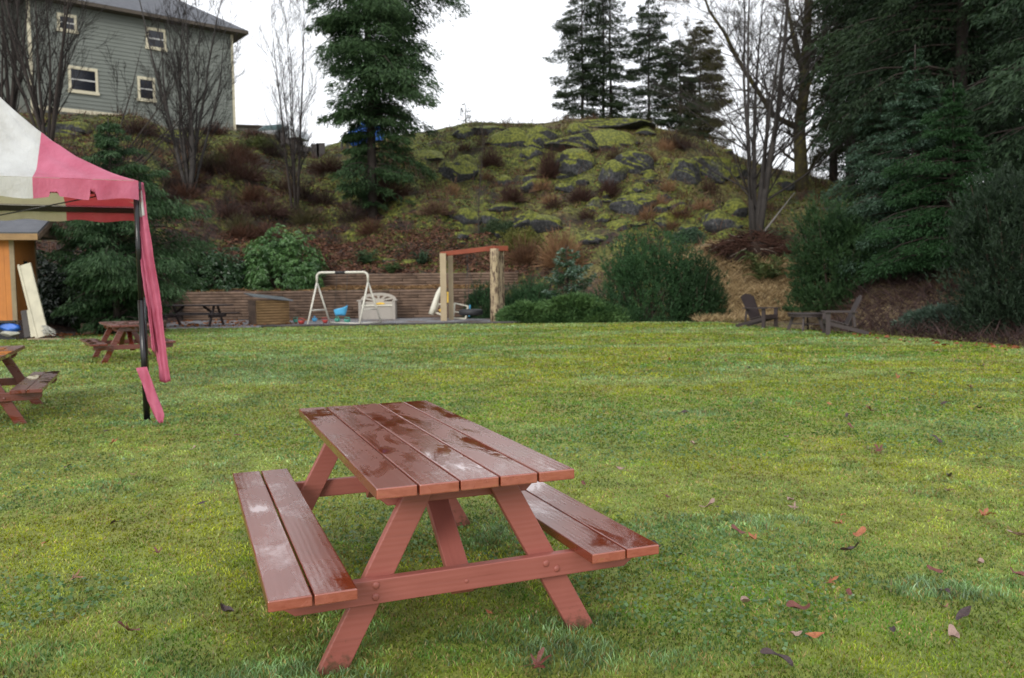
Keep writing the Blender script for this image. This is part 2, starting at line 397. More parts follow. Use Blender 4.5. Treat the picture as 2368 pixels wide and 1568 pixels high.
LAWN = [(-60, -30), (-60, 21), (-20, 21.5), (-14.5, 22.0), (-12.7, 22.5), (-12.2, 25.5), (-11.8, 27.3), (-9, 27.3), (-6.9, 27.5), (-3, 27.9), (.24, 28.3), (3.4, 28.3), (5.2, 27.9), (6.7, 27.5),
        (7.5, 24.6), (8.1, 22.4), (8.9, 20.6), (9.4, 18.4), (10.0, 16.3), (11.0, 13.5), (14, 8), (20, 0), (40, -20), (40, -30)]
LP = np.array(LAWN)
def inlawn(x, y):
    r = np.zeros(x.shape, bool); n = len(LP); j = n-1
    for i in range(n):
        xi, yi = LP[i]; xj, yj = LP[j]
        c = ((yi > y) != (yj > y)) & (x < (xj-xi)*(y-yi)/((yj-yi) or 1e-9)+xi); r ^= c; j = i
    return r
def sheet(name, pts, z, mat, jag=0):
    bm = bmesh.new(); P = []
    n = len(pts)
    for i in range(n):
        a = Vector(pts[i]); c = Vector(pts[(i+1) % n]); k = max(1, int((c-a).length/.35)) if jag and (c-a).length < 8 else 1
        for q in range(k):
            p = a.lerp(c, q/k); P.append((p.x+(random.random()-.5)*jag, p.y+(random.random()-.5)*jag))
    f = bm.faces.new([bm.verts.new((p[0], p[1], z)) for p in P]); bmesh.ops.triangulate(bm, faces=[f])
    if f.is_valid and f.normal.z < 0: bmesh.ops.reverse_faces(bm, faces=bm.faces)
    me = bpy.data.meshes.new(name); bm.to_mesh(me); bm.free(); return tag(link(name, me, mat), kind='structure')
m, t, b = newmat('mossy lawn')
pos = t.nodes.new('ShaderNodeNewGeometry').outputs['Position']
a1 = noise(t, pos, .55, 5, .6, .4); a2 = noise(t, pos, 3.2, 5, .65); a3 = noise(t, pos, 26, 5, .7)
c1 = ramp(t, a1, [(.32, (.12, .2, .025)), (.5, (.18, .25, .03)), (.62, (.23, .27, .035)), (.72, (.18, .27, .06))])
c2 = ramp(t, a2, [(.3, (.09, .11, .02)), (.5, (.2, .22, .03)), (.72, (.27, .22, .07))])
cc = mixc(t, .45, c1, c2); cc = mixc(t, .75, cc, ramp(t, a3, [(.3, (.4, .42, .4)), (.6, (1.15, 1.1, 1.1))]), 'MULTIPLY')
t.links.new(cc, b.inputs['Base Color']); b.inputs['Roughness'].default_value = .7
bump(t, b, mth(t, 'ADD', a3, mth(t, 'MULTIPLY', a2, 1.5)), .8, .02)
sheet('lawn', LAWN, .006, m, .12)
m, t, b = newmat('grey gravel'); pos = t.nodes.new('ShaderNodeNewGeometry').outputs['Position']
vo = t.nodes.new('ShaderNodeTexVoronoi'); vo.inputs['Scale'].default_value = 22; t.links.new(pos, vo.inputs[0])
g2 = noise(t, pos, .9, 4)
gc = ramp(t, vo.outputs['Color'], [(.1, (.09, .09, .095)), (.5, (.2, .2, .21)), (.9, (.36, .36, .37))])
gc = mixc(t, ramp(t, g2, [(.5, (0, 0, 0)), (.62, (.8, .8, .8))]), gc, mixc(t, vo.outputs['Distance'], (.16, .07, .035), (.09, .06, .03)))
t.links.new(gc, b.inputs['Base Color']); b.inputs['Roughness'].default_value = .8; bump(t, b, vo.outputs['Distance'], 1, .03)
sheet('gravel_bed', [(-12.6, 27.2), (-9, 27.2), (-6.9, 27.4), (-3, 27.8), (.24, 28.2), (3.4, 28.2), (3.0, 30.5), (.8, 32.0), (-.3, 34.0), (-13.2, 33.9)], .003, m, .1)

# ---- lawn grass blades, one 'stuff' object each for grass and clover
def grass():
    n = 560000
    d = 1.55*np.exp(rng.random(n)*math.log(28.2/1.55)); x = (rng.random(n)*2-1)*(.70*d+1.0)
    y = d; k = inlawn(x, y); x = x[k]; y = y[k]; d = d[k]; n = len(x)
    tuft = fbm(x*1.1, y*1.1, 21, 3); tuft2 = fbm(x*4.5, y*4.5, 33, 2); big = fbm(x*.35, y*.35, 41, 3)
    tall = np.maximum(.45*sstep(.64, .76, tuft)*sstep(.35, .6, tuft2), np.maximum.reduce([np.exp(-(((x-q[0])/q[2])**2+((y-q[1])/q[3])**2)**2)*sstep(.3, .55, tuft2) for q in ((.25, 3.05, .5, .25), (-.8, 2.75, .4, .2), (-3.75, 8.5, .45, .35), (1.45, 4.6, .25, .2), (-.15, 4.5, .3, .3), (1.9, 3.6, .3, .25))]))
    frost = np.clip(sstep(.5, .64, fbm(x*.5+9, y*.8, 51, 3))*.8+.35*sstep(1, -4, x)*sstep(4, 8, d), 0, 1)
    H = (.008+.012*rng.random(n)+tall*.03*rng.random(n))*(1+.9*sstep(5, 16, d))
    W = np.maximum(.0023, .0009*d)*(.7+.6*rng.random(n))
    yel = np.clip((.35+.65*sstep(.38, .6, big)*(1-.35*sstep(8, 25, d)))+.5*(rng.random(n)-.5)-.55*sstep(.5, .68, fbm(x*4+5, y*4, 79, 2))-tall*.8, 0, 1); br = (rng.random(n) < .10+.16*sstep(.5, .62, tuft2)*(1-tall))
    g = np.array([.10, .21, .02]); gy = np.array([.29, .32, .018]); fr = np.array([.30, .46, .24]); bw = np.array([.33, .25, .09])
    c = g*(1-yel)[:, None]+gy*yel[:, None]
    fm = np.clip(frost*(.35+.5*sstep(4, 12, d))+tall*.9, 0, 1)*(.3+.7*rng.random(n)); c = c*(1-fm)[:, None]+fr*fm[:, None]
    c = np.where(br[:, None], bw, c)*(.58+.82*rng.random(n))[:, None]
    patch = fbm(x*2.3, y*2.3, 71, 3); c *= (.80+.34*sstep(.32, .66, patch))[:, None]*(1+(sstep(.3, .68, fbm(x*8, y*8, 77, 2))-.5)*(.6-.35*sstep(4, 12, d)))[:, None]
    ang = rng.random(n)*2*math.pi; lean = (.25+.9*rng.random(n))*H
    lx = np.cos(ang)*lean; ly = np.sin(ang)*lean; pa = rng.random(n)*math.pi; wx = np.cos(pa)*W; wy = np.sin(pa)*W
    z0 = np.full(n, .004)
    B0 = np.stack([x-wx, y-wy, z0], 1); B1 = np.stack([x+wx, y+wy, z0], 1)
    M0 = np.stack([x+lx*.3-wx*.7, y+ly*.3-wy*.7, z0+H*.6], 1); M1 = np.stack([x+lx*.3+wx*.7, y+ly*.3+wy*.7, z0+H*.6], 1)
    T = np.stack([x+lx, y+ly, z0+H], 1)
    V = np.stack([B0, B1, M1, M0, T], 1).reshape(-1, 3)
    o = np.arange(n)[:, None]*5
    F = np.concatenate([o+np.array([0, 1, 2]), o+np.array([0, 2, 3]), o+np.array([3, 2, 4])])
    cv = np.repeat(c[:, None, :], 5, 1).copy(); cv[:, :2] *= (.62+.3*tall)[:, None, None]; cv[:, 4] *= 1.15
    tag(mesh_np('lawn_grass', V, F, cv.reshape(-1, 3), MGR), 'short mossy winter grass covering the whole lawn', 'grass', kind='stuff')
    n = 60000
    d = 1.6*np.exp(rng.random(n)*math.log(14/1.6)); x = (rng.random(n)*2-1)*(.70*d+1.0); y = d
    k = inlawn(x, y) & (rng.random(n) < sstep(.5, .62, fbm(x*.9+4, y*.9, 91, 3))); x = x[k]; y = y[k]; d = d[k]; n = len(x)
    L = Leaves(); an = rng.random(n)*6.28; D = np.stack([np.cos(an), np.sin(an), .35*rng.random(n)], 1)
    P = np.stack([x, y, .012+.02*rng.random(n)], 1); s = (.010+.010*rng.random(n))*(1+.08*d)
    L.add(P, D, s, s*.85, np.array([.13, .235, .085])*(.6+.5*rng.random(n))[:, None])
    tag(L.build('clover_leaves', MGR), 'small round bluish green clover leaves spread through the grass', 'clover', kind='stuff')
grass()

# ================================================================== PICNIC TABLES
def picnic_table(label, cat_loc, yaw, boards, frame, group=None, L=1.955, H=.698, Hs=.373, Wo=1.433, detail=True):
    """local x = across, y = along, origin under the middle"""
    t = thing('picnic_table', label, 'picnic table', (cat_loc[0]+math.sin(yaw)*L/2, cat_loc[1]+math.cos(yaw)*L/2, 0), -yaw, group)
    h = L/2; T = .038
    mb = MB()
    for k in range(5):
        x0 = -.362+k*.146; e = random.uniform(-.004, .004)
        mb.box(x0, x0+.14, -h+e, h+e, H-T, H)
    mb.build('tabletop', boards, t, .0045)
    for s in (-1, 1):
        mb = MB()
        for k in range(2):
            xa = Wo/2-.286+k*.146; xa0, xa1 = (xa, xa+.14) if s > 0 else (-xa-.14, -xa)
            e = random.uniform(-.004, .004); mb.box(xa0, xa1, -h+e, h+e, Hs-T, Hs)
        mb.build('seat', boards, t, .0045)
    for s in (-1, 1):           # near and far frame; q() mirrors along y
        def q(u): return s*(u-h)*-1 if s > 0 else (u-h)
        def yy(u0, u1):
            a, c = (u0-h, u1-h) if s < 0 else (h-u1, h-u0); return a, c
        # seat bearer 2x4 with clipped ends
        a, c = yy(.165, .203); zt = Hs-T-.001; zb = zt-.088
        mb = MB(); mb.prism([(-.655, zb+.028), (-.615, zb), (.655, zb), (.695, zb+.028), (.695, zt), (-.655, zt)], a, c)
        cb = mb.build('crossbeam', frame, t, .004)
        if detail:
            for bx, bz in ((-.335, .313), (-.338, .272), (.318, .302), (.363, .276), (.0, .28)):
                r = .0135 if bx != 0 else .008
                bm = bmesh.new(); bmesh.ops.create_uvsphere(bm, u_segments=14, v_segments=8, radius=r)
                yb = a if s < 0 else c
                for v in bm.verts: v.co = Vector((v.co.x+bx, v.co.y*.45+yb, v.co.z+bz))
                for f in bm.faces: f.smooth = True
                me = bpy.data.meshes.new('bolt'); bm.to_mesh(me); bm.free(); link('bolt', me, frame, cb)
        # splayed legs behind the bearer
        a, c = yy(.2035, .2415)
        for sg in (-1, 1):
            bx0, bx1 = (.438, .548); tx0, tx1 = (.085, .195)
            poly = [(sg*bx0, 0), (sg*bx1, 0), (sg*tx1, H-T-.001), (sg*tx0, H-T-.001)]
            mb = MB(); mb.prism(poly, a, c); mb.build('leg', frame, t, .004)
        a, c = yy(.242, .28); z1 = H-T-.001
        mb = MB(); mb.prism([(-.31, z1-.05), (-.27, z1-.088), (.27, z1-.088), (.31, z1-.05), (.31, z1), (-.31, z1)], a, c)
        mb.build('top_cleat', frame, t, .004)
        # diagonal brace from the bearer up to the middle of the top
        mb = MB(); y0 = (.205-h) if s < 0 else (h-.205); y1 = (.73-h) if s < 0 else (h-.73)
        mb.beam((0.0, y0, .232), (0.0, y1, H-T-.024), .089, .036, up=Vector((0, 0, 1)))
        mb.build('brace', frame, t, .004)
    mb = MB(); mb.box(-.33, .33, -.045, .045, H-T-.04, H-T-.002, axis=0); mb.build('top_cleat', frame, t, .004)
    return t
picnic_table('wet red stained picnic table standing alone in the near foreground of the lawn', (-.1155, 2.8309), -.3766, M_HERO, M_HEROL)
picnic_table('dark red picnic table cut off by the left edge, in front of the orange shed', (-5.343, 7.96), -.417, M_TAB2, M_TAB2)
picnic_table('dark red picnic table seen end-on behind the black canopy pole', (-6.85, 15.05), -.56, M_TAB2, M_TAB2)

# old grey picnic table on the gravel by the timber wall (seen from its long side)
pt = thing('picnic_table', 'old weathered grey picnic table on the gravel in front of the low timber wall', 'picnic table', (-11.15, 29.2, 0), R_(-4))
mb = MB()
for k in range(4): mb.box(-1.3, 1.3, -.36+k*.185, -.36+k*.185+.17, .70, .74, axis=0)
mb.build('tabletop', M_CHAIR, pt, .005)
for s in (-1, 1):
    mb = MB(); mb.box(-1.3, 1.3, s*.72-.13, s*.72+.13, .40, .44, axis=0); mb.build('seat', M_CHAIR, pt, .005)
    for sg in (-1, 1):
        mb = MB(); mb.beam((s*.8, sg*.15, .70), (s*.8, sg*.6, 0), .1, .045, up=Vector((1, 0, 0))); mb.build('leg', M_CHAIR, pt)
    mb = MB(); mb.box(s*.85-.02, s*.85+.02, -.72, .72, .3, .4); mb.build('crossbeam', M_CHAIR, pt)
    mb = MB(); mb.beam((s*.8, 0, .36), (s*.35, 0, .69), .08, .045, up=Vector((0, 1, 0))); mb.build('brace', M_CHAIR, pt)

# ================================================================== CANOPY TENT
A_ = Vector((-3.74, 8.46, 2.44)); ex = Vector((-.9187, -.395, 0)); ey = Vector((-.395, .9187, 0)); TS = 3.0
tent = thing('canopy_tent', 'faded pink and white canopy tent on black poles at the left edge', 'canopy tent', (A_.x, A_.y, 0))
def cloth_mat():
    m, t, b = newmat('striped canopy cloth')
    at_ = attr(t, 'grain'); sx = t.nodes.new('ShaderNodeSeparateXYZ'); t.links.new(at_.outputs['Vector'], sx.inputs[0])
    # grain.x = stripe mask (1 = pink), grain.y/z cloth coordinates
    n = noise(t, at_.outputs['Vector'], 3, 5, .6); d = noise(t, mapping(t, at_.outputs['Vector'], (0, 2, 1)), 1.2, 5, .7)
    pk = ramp(t, n, [(.3, (.52, .11, .19)), (.7, (.68, .20, .31))]); wh = ramp(t, n, [(.3, (.58, .59, .59)), (.7, (.74, .76, .76))])
    wh = mixc(t, ramp(t, d, [(.52, (0, 0, 0)), (.75, (.55, .55, .55))]), wh, (.33, .31, .25))
    gt = t.nodes.new('ShaderNodeMath'); gt.operation = 'GREATER_THAN'; gt.inputs[1].default_value = 0; t.links.new(sx.outputs[0], gt.inputs[0])
    c = mixc(t, gt.outputs[0], wh, pk)
    t.links.new(c, b.inputs['Base Color']); b.inputs['Roughness'].default_value = .5; b.inputs['Specular IOR Level'].default_value = .35
    tr = t.nodes.new('ShaderNodeBsdfTranslucent')
    trc = mixc(t, gt.outputs[0], (.66, .57, .36), (.66, .06, .08)); t.links.new(trc, tr.inputs[0])
    ms = t.nodes.new('ShaderNodeMixShader'); ms.inputs[0].default_value = .34
    o = [q for q in t.nodes if q.type == 'OUTPUT_MATERIAL'][0]
    t.links.new(b.outputs[0], ms.inputs[1]); t.links.new(tr.outputs[0], ms.inputs[2]); t.links.new(ms.outputs[0], o.inputs[0])
    bump(t, b, mth(t, 'ADD', n, d), .5, .05); return m
M_CLOTH = cloth_mat()
def L2(p): return p-Vector((A_.x, A_.y, 0))
corn = [A_, A_+ex*TS, A_+ex*TS+ey*TS, A_+ey*TS]; peak = A_+ex*TS/2+ey*TS/2; peak.z = 3.62
def roofz(k):      # k: 0 eave .. 1 peak, sagging near the eave
    return A_.z+(peak.z-A_.z)*(.45*k+.55*k**2.0)
def side(i, stripes, name):
    a = corn[i]; c = corn[(i+1) % 4]; mb = MB(); nu, nk = 60, 18
    def sd_(al): return max(min(al-lo, hi-al) for lo, hi in stripes)
    e = (c-a).normalized(); V = []; G = []; F = []
    for kk in range(nk+1):
        k = kk/nk
        for uu in range(nu+1):
            u = uu/nu; p = a.lerp(c, u).lerp(Vector((peak.x, peak.y, a.z)), k)
            al = (p-a).dot(e)         # metres along the eave
            tri = min(u, 1-u)
            fold = .012*math.sin(u*46+i)*(1-k)*(k*6 if k < .16 else 1)+.03*math.sin(u*17+2*i)*(1-k)*k+.05*k*(1-k)*(float(fbm(u*9+i, k*3, 4, 3))-.5)+.02*math.sin((u-.5)/(1.04-k)*26)*k*(1-k)
            crease = -.085*math.sin(math.pi*min(1, k*1.6))*(math.exp(-((u-.5)/.33)**2)) if k < .62 else 0
            V.append(L2(Vector((p.x, p.y, roofz(k)+fold+crease*.5))))
            G.append((sd_(al), al, k*2))
    w_ = nu+1
    for kk in range(nk):
        for uu in range(nu): q = kk*w_+uu; F.append((q, q+1, q+w_+1, q+w_))
    mb.add(V, F, G, True)
    # valance
    V = []; G = []; F = []; nv = 4; outv = Vector((e.y, -e.x, 0))
    if (outv.dot(a-peak) < 0): outv = -outv
    for kk in range(nv+1):
        for uu in range(nu*2+1):
            u = uu/nu/2; p = a.lerp(c, u); al = u*TS
            dz = -.19*kk/nv; wob = .012*math.sin(u*60+i*2)*kk/nv
            if kk == nv: dz += .014*math.sin(u*33+i)+(.05 if (i == 0 and .24 < u < .262) else 0)+(.12 if (i == 0 and abs(u-.137) < .008) else 0)
            p = p+outv*(.015+wob); V.append(L2(Vector((p.x, p.y, a.z-.005+dz))))
            G.append((sd_(al), al, 5-dz))
    w_ = nu*2+1
    for kk in range(nv):
        for uu in range(nu*2): q = kk*w_+uu; F.append((q, q+1, q+w_+1, q+w_))
    mb.add(V, F, G, True)
    return mb.build(name, M_CLOTH, tent)
side(0, [(-1, .93)], 'roof_panel'); side(1, [(-1, .5), (2.4, 4)], 'roof_panel'); side(2, [(2.1, 4), (-1, .6)], 'roof_panel'); side(3, [(2.86, 4), (.2, .9)], 'roof_panel')
for i, c in enumerate(corn):
    mb = MB(); base = Vector((c.x, c.y, 0)) + (Vector((.02, .0, 0)) if i == 0 else Vector((0, 0, 0))); top = c-Vector((0, 0, .06))
    inn = (Vector((peak.x, peak.y, 0))-Vector((c.x, c.y, 0))).normalized()*.04
    mb.tube([L2(base+inn), L2(base.lerp(top, .52)+inn)], .032, 14); mb.tube([L2(base.lerp(top, .5)+inn), L2(top+inn)], .026, 14)
    mb.box(*[q for q in (L2(base+inn).x-.055, L2(base+inn).x+.055, L2(base+inn).y-.055, L2(base+inn).y+.055, 0.0, .012)])
    mb.build('pole', M_BLACKM, tent)
for i in range(4):
    a = corn[i]; c = corn[(i+1) % 4]
    if i == 0: continue
    mb = MB(); mb.beam(L2(a+Vector((0, 0, -.05))), L2(c+Vector((0, 0, -.05))), .05, .07); mb.build('frame_rail', M_BLACKM, tent)
mb = MB(); mb.tube([L2(corn[0]+Vector((-.04, 0, -.08))), L2(corn[0].lerp(corn[1], .5)+Vector((0, .1, -.42)))], .007, 6); mb.build('truss_rod', M_BLACKM, tent)
# bunched side curtain hanging beside the near pole, torn into strips
def strip(name, x0, wid, z0, z1, yoff, seed, ragged, folds, slant=0, pink=lambda u, v: 1):
    rs = random.Random(seed); mb = MB(); nu, nv = 14, 70; V = []; G = []; F = []
    hd = Vector((.97, -.2, 0)).normalized(); pd = Vector((.2, .97, 0)).normalized()
    for j in range(nv+1):
        v = j/nv; z = z0+(z1-z0)*v
        rg = ragged*(fbm(seed*3.3+0.0, v*16, 5, 3)-.45)
        rg2 = ragged*.25*(fbm(seed*7.3+4.0, v*16, 8, 3)-.45)
        for i in range(nu+1):
            u = i/nu; lo = x0+max(0, rg)+slant*v; hi = x0+wid+rg2+slant*v
            p = A_+hd*(lo+(hi-lo)*u)+pd*(yoff+.022*math.sin(u*folds*6.28+seed+v*1.5)*(1-.3*v)+.012*math.sin(v*9+u*3))
            V.append(L2(Vector((p.x, p.y, z+.01*math.sin(u*9))))); G.append((pink(u, v), u*.3, 8+v*2.5))
    w_ = nu+1
    for j in range(nv):
        for i in range(nu): q = j*w_+i; F.append((q, q+1, q+w_+1, q+w_))
    mb.add(V, F, G, True); o = mb.build(name, M_CLOTH, tent)
    so = o.modifiers.new('thick', 'SOLIDIFY'); so.thickness = .003
    return o
strip('side_curtain', -.10, .05, 2.36, .72, .03, 2, .03, 1.2, .16)
strip('side_curtain', -.135, .15, 2.42, .40, .05, 5, .085, 2.6, .24, lambda u, v: -1 if (.04 < v < .16 and .25 < u < .85) else 1)
mb = MB(); V = []; G = []; F = []
cl = [at(322, 850, 8.30), at(334, 885, 8.28), at(345, 925, 8.24), at(362, 960, 8.2), at(372, 978, 8.18)]
wd = [.105, .115, .115, .09, .03]
for j in range(17):
    s = j/16*4; k = min(3, int(s)); f_ = s-k; c = cl[k].lerp(cl[k+1], f_); wv = wd[k]*(1-f_)+wd[k+1]*f_
    for i in range(9):
        u = i/8-.25; V.append(L2(c+Vector((.97, -.2, .1))*wv*u*1.15+Vector((0, 1, 0))*.02*math.sin(u*5+j*.4))); G.append((1, u*.2, 3+j*.05))
for j in range(16):
    for i in range(8): q = j*9+i; F.append((q, q+1, q+10, q+9))
mb.add(V, F, G, True); fl = mb.build('torn_flap', M_CLOTH, tent); so = fl.modifiers.new('thick', 'SOLIDIFY'); so.thickness = .003

# ================================================================== SHED
sc_ = onz(38, 785); sx0, sy0 = sc_.x, sc_.y
shed = thing('garden_shed', 'orange wooden shed with dark shingle roof at the left edge of the lawn', 'shed', (sx0, sy0, 0), R_(14))
mb = MB()
for k in range(14): mb.box(-k*.2-.198, -k*.2-.003, 0, .03, .52, 2.78, axis=2)
mb.build('front_wall', M_ORANGE, shed)
mb = MB()
for k in range(9): mb.box(.02, .05, .02+k*.2, .02+k*.2+.197, .52, 3.0, axis=2)
mb.build('side_wall', M_ORANGE, shed)
mb = MB(); mb.box(-.06, .055, -.02, .028, 0, 2.78, axis=2); mb.build('corner_post', M_LOGP, shed); mb = MB(); mb.box(-.06, .06, 1.84, 1.94, 0, 3.0, axis=2); mb.build('corner_post', M_LOGP, shed)
mb = MB(); mb.box(-2.8, -.07, .05, .1, .0, .51); mb.box(-2.8, .03, -.12, .04, 0, .06, axis=0); mb.box(-2.8, .03, -.12, .04, .46, .52, axis=0)
for xx in (-.12, -.62, -1.3, -2.0): mb.box(xx, xx+.05, -.1, .04, .06, .46, axis=2)
mb.build('base_shelf', M_BLACKR, shed)
mb = MB(); zb = 2.82
m1 = Matrix.Translation((0, -.35, zb)) @ Matrix.Rotation(R_(20), 4, 'X')
mb.box(-3.2, .75, 0, 1.55, 0, .06, m1, axis=0); m2 = Matrix.Translation((0, 2.5, zb)) @ Matrix.Rotation(R_(-20), 4, 'X'); mb.box(-3.2, .75, -1.52, 0, 0, .06, m2, axis=0)
rf = mb.build('roof', M_SLATE, shed)
mb = MB(); mb.box(-3.2, .74, -.36, -.31, zb-.15, zb+.02, axis=0); mb.build('fascia', M_LOGY, shed)
mb = MB(); mb.box(.70, .77, 0, 1.55, -.14, .0, m1); mb.box(.70, .77, -1.52, 0, -.14, .0, m2)
mb.prism([(-.3, 0), (2.45, 0), (1.08, .49)], .62, .69, Matrix.Translation((0, 0, zb-.02)) @ Matrix(((0, 1, 0, 0), (1, 0, 0, 0), (0, 0, 1, 0), (0, 0, 0, 1))))
mb.build('gable', M_LOGW, shed)
mb = MB(); mb.box(.05, .07, .75, 1.05, 1.72, 2.15); mb.build('window', M_GLASS, shed)
# blue tarp bundle in the shelf
def lump(name, label, cat, loc, size, mat, seed=1, parent=None, amp=.18, fr=2.2, flat=True, sub=4, group=None):
    bm = bmesh.new(); bmesh.ops.create_icosphere(bm, subdivisions=sub, radius=1)
    P = np.array([v.co[:] for v in bm.verts])
    n = fbm(P[:, 0]*fr+seed*5.1+P[:, 2]*1.7, P[:, 1]*fr-seed*2.3+P[:, 2]*1.3, seed, 4)-.5
    for v, k in zip(bm.verts, n): v.co = v.co*(1+amp*2*k)
    n3 = fbm(P[:, 0]*fr*3.3+seed+P[:, 2]*4, P[:, 1]*fr*3.3+P[:, 2]*3.1, seed+7, 3)-.5
    for v, k in zip(bm.verts, n3): v.co = v.co*(1+amp*.55*k)
    if flat:
        rs = random.Random(seed)
        for q in range(9):
            nv = Vector((rs.gauss(0, 1), rs.gauss(0, 1), rs.gauss(.1, .8))).normalized(); dd = rs.uniform(.62, .85)
            for v in bm.verts:
                e = v.co.dot(nv)-dd
                if e > 0: v.co -= nv*e*.88
    for v in bm.verts: v.co = Vector((v.co.x*size[0], v.co.y*size[1], v.co.z*size[2]))
    for f in bm.faces: f.smooth = not flat or True
    me = bpy.data.meshes.new(name); bm.to_mesh(me); bm.free()
    o = link(name, me, mat, parent); o.location = loc
    if label: tag(o, label, cat, group)
    return o
p = at(22, 762, sy0-.1)
M_POT = plain('pale bag', (.4, .4, .33), .6)
o = lump('tarpaulin', 'crumpled bright blue tarpaulin stuffed in the black shelf under the orange shed', 'tarpaulin', (p.x, sy0-.05, .33), (.3, .16, .12), M_TARP, 3, amp=.3)
o = lump('storage_bag', 'pale grey bag below the blue tarpaulin in the shed shelf', 'bag', (p.x+.02, sy0-.07, .16), (.26, .14, .1), M_POT, 8, amp=.2)
# boards leaning on the shed
def lean(name, label, cat, b0, b1, t0, wd, th, mat, group=None, strips=False):
    b0 = Vector(b0); t0 = Vector(t0); mb = MB(); mb.beam(b0, t0, wd, th, up=Vector((0, -1, .2)))
    if strips:
        d = (t0-b0); pr = Vector((0, -th/2-.012, 0))
        mb.beam(b0+pr+Vector((-wd*.38, 0, 0)), t0+pr+Vector((-wd*.38, 0, 0)), .05, .02, up=Vector((0, -1, .2)))
    return tag(mb.build(name, mat, None, .004), label, cat, group)
lean('wall_panel', 'long cream panel leaning against the corner of the orange shed', 'panel', at(98, 779, sy0-.35), None, at(56, 612, sy0-.02), .36, .05, M_PANEL, strips=True)
lean('grey_board', 'short grey board leaning beside the cream panel at the shed', 'board', at(64, 780, sy0-.22), None, at(55, 718, sy0-.06), .16, .03, M_GREY)
lean('wall_board', 'pale short board with dark edge leaning between shed corner and cream panel', 'board', at(78, 779, sy0-.25), None, at(68, 716, sy0-.06), .14, .03, M_PANEL)
mb = MB(); q = at(115, 787, sy0-.5); mb.box(q.x-.55, q.x+.35, q.y-.1, q.y+.1, .01, .05, axis=0); tag(mb.build('loose_plank', M_LOGP, None, .004), 'pale plank lying flat on the grass in front of the leaning panel', 'plank')
S = Segs(); rs = random.Random(5)
for k in range(60):
    a = at(98+rs.uniform(-6, 6), 762+rs.uniform(-10, 14), sy0-.3); e = at(112+rs.uniform(-12, 18), 772+rs.uniform(-8, 6), sy0-.45+rs.uniform(-.1, .1)); mdl = a.lerp(e, .5)+Vector((0, 0, .06))
    S.add(a, mdl, .008, .007); S.add(mdl, e, .007, .004)
tag(S.build('frayed_rope', MBARK, None, 4, (.5, .5, .45)), 'white frayed rope heap at the foot of the cream panel', 'rope')

# ================================================================== TIMBER RETAINING WALLS AND EDGING
def logwall(name, label, x0, x1, y0, y1, z0, courses, r, mat, seed=0, cat='retaining wall', lean_=.02):
    mb = MB(); rs = random.Random(seed); x0v = Vector((x0, y0, 0)); x1v = Vector((x1, y1, 0)); L = (x1v-x0v).length
    for c in range(courses):
        s = -rs.uniform(0, 1.5)
        while s < L:
            e = min(s+2.4, L); a = max(s, 0)
            if e-a > .1:
                pa = x0v.lerp(x1v, a/L); pb = x0v.lerp(x1v, (e-.012)/L); o = Vector((0, c*lean_+rs.uniform(-.006, .006), z0+r*.93*(2*c+1)))
                mb.tube([pa+o, pb+o], [r*rs.uniform(.96, 1.03)]*2, 10)
            s += 2.4
    return tag(mb.build(name, mat), label, cat)
logwall('retaining_wall', 'long low wall of stacked weathered timbers behind the gravel play area', -13.4, -.3, 34.0, 34.05, 0, 10, .062, M_LOGW, 1, lean_=.004)
logwall('retaining_wall', 'upper set-back wall of stacked dark timbers behind the long low one', -12.8, .3, 36.0, 36.1, 1.15, 6, .062, M_LOGW, 2, lean_=.004)
logwall('log_planter', 'short stack of pale logs at the lawn edge behind the red picnic table', onz(232, 762).x, onz(330, 760).x, 26.2, 26.4, 0, 5, .055, M_LOGP, 3, 'log planter', .05)
logwall('timber_edging', 'thin timber edging between the lawn and the grey gravel', -8.3, 2.6, 27.55, 28.3, 0, 1, .045, M_GREY, 4, 'edging')
logwall('timber_edging', 'low dark timber kerb along the foot of the bank behind the shed boards', -12.6, -10.9, 24.3, 26.2, 0, 3, .06, M_LOGW, 6, 'edging')

# log box with slanted lid
lb = thing('log_box', 'square log sided box with slanted grey lid standing on the gravel', 'storage box', (-8.72, 29.9, 0), R_(32))
mb = MB(); rs = random.Random(9)
for c in range(9):
    z = .05+c*.096
    mb.tube([(-.58, -.5, z), (.58, -.5, z)], .048, 10)
mb.build('front_logs', M_LOGY, lb)
mb = MB()
for c in range(9): z = .05+c*.096; mb.box(-.6, -.54, -.46, .5, z-.046, z+.046)
mb.build('side_logs', M_LOGW, lb)
mb = MB(); mb.box(-.53, .56, -.44, .48, .02, .86); mb.build('inner_box', M_LOGW, lb)
mb = MB(); mb.box(-.72, .70, -.66, .62, 0, .035, Matrix.Translation((0, 0, .96)) @ Matrix.Rotation(R_(7), 4, 'Y') @ Matrix.Rotation(R_(5), 4, 'X')); mb.build('lid', M_BOXLID, lb)

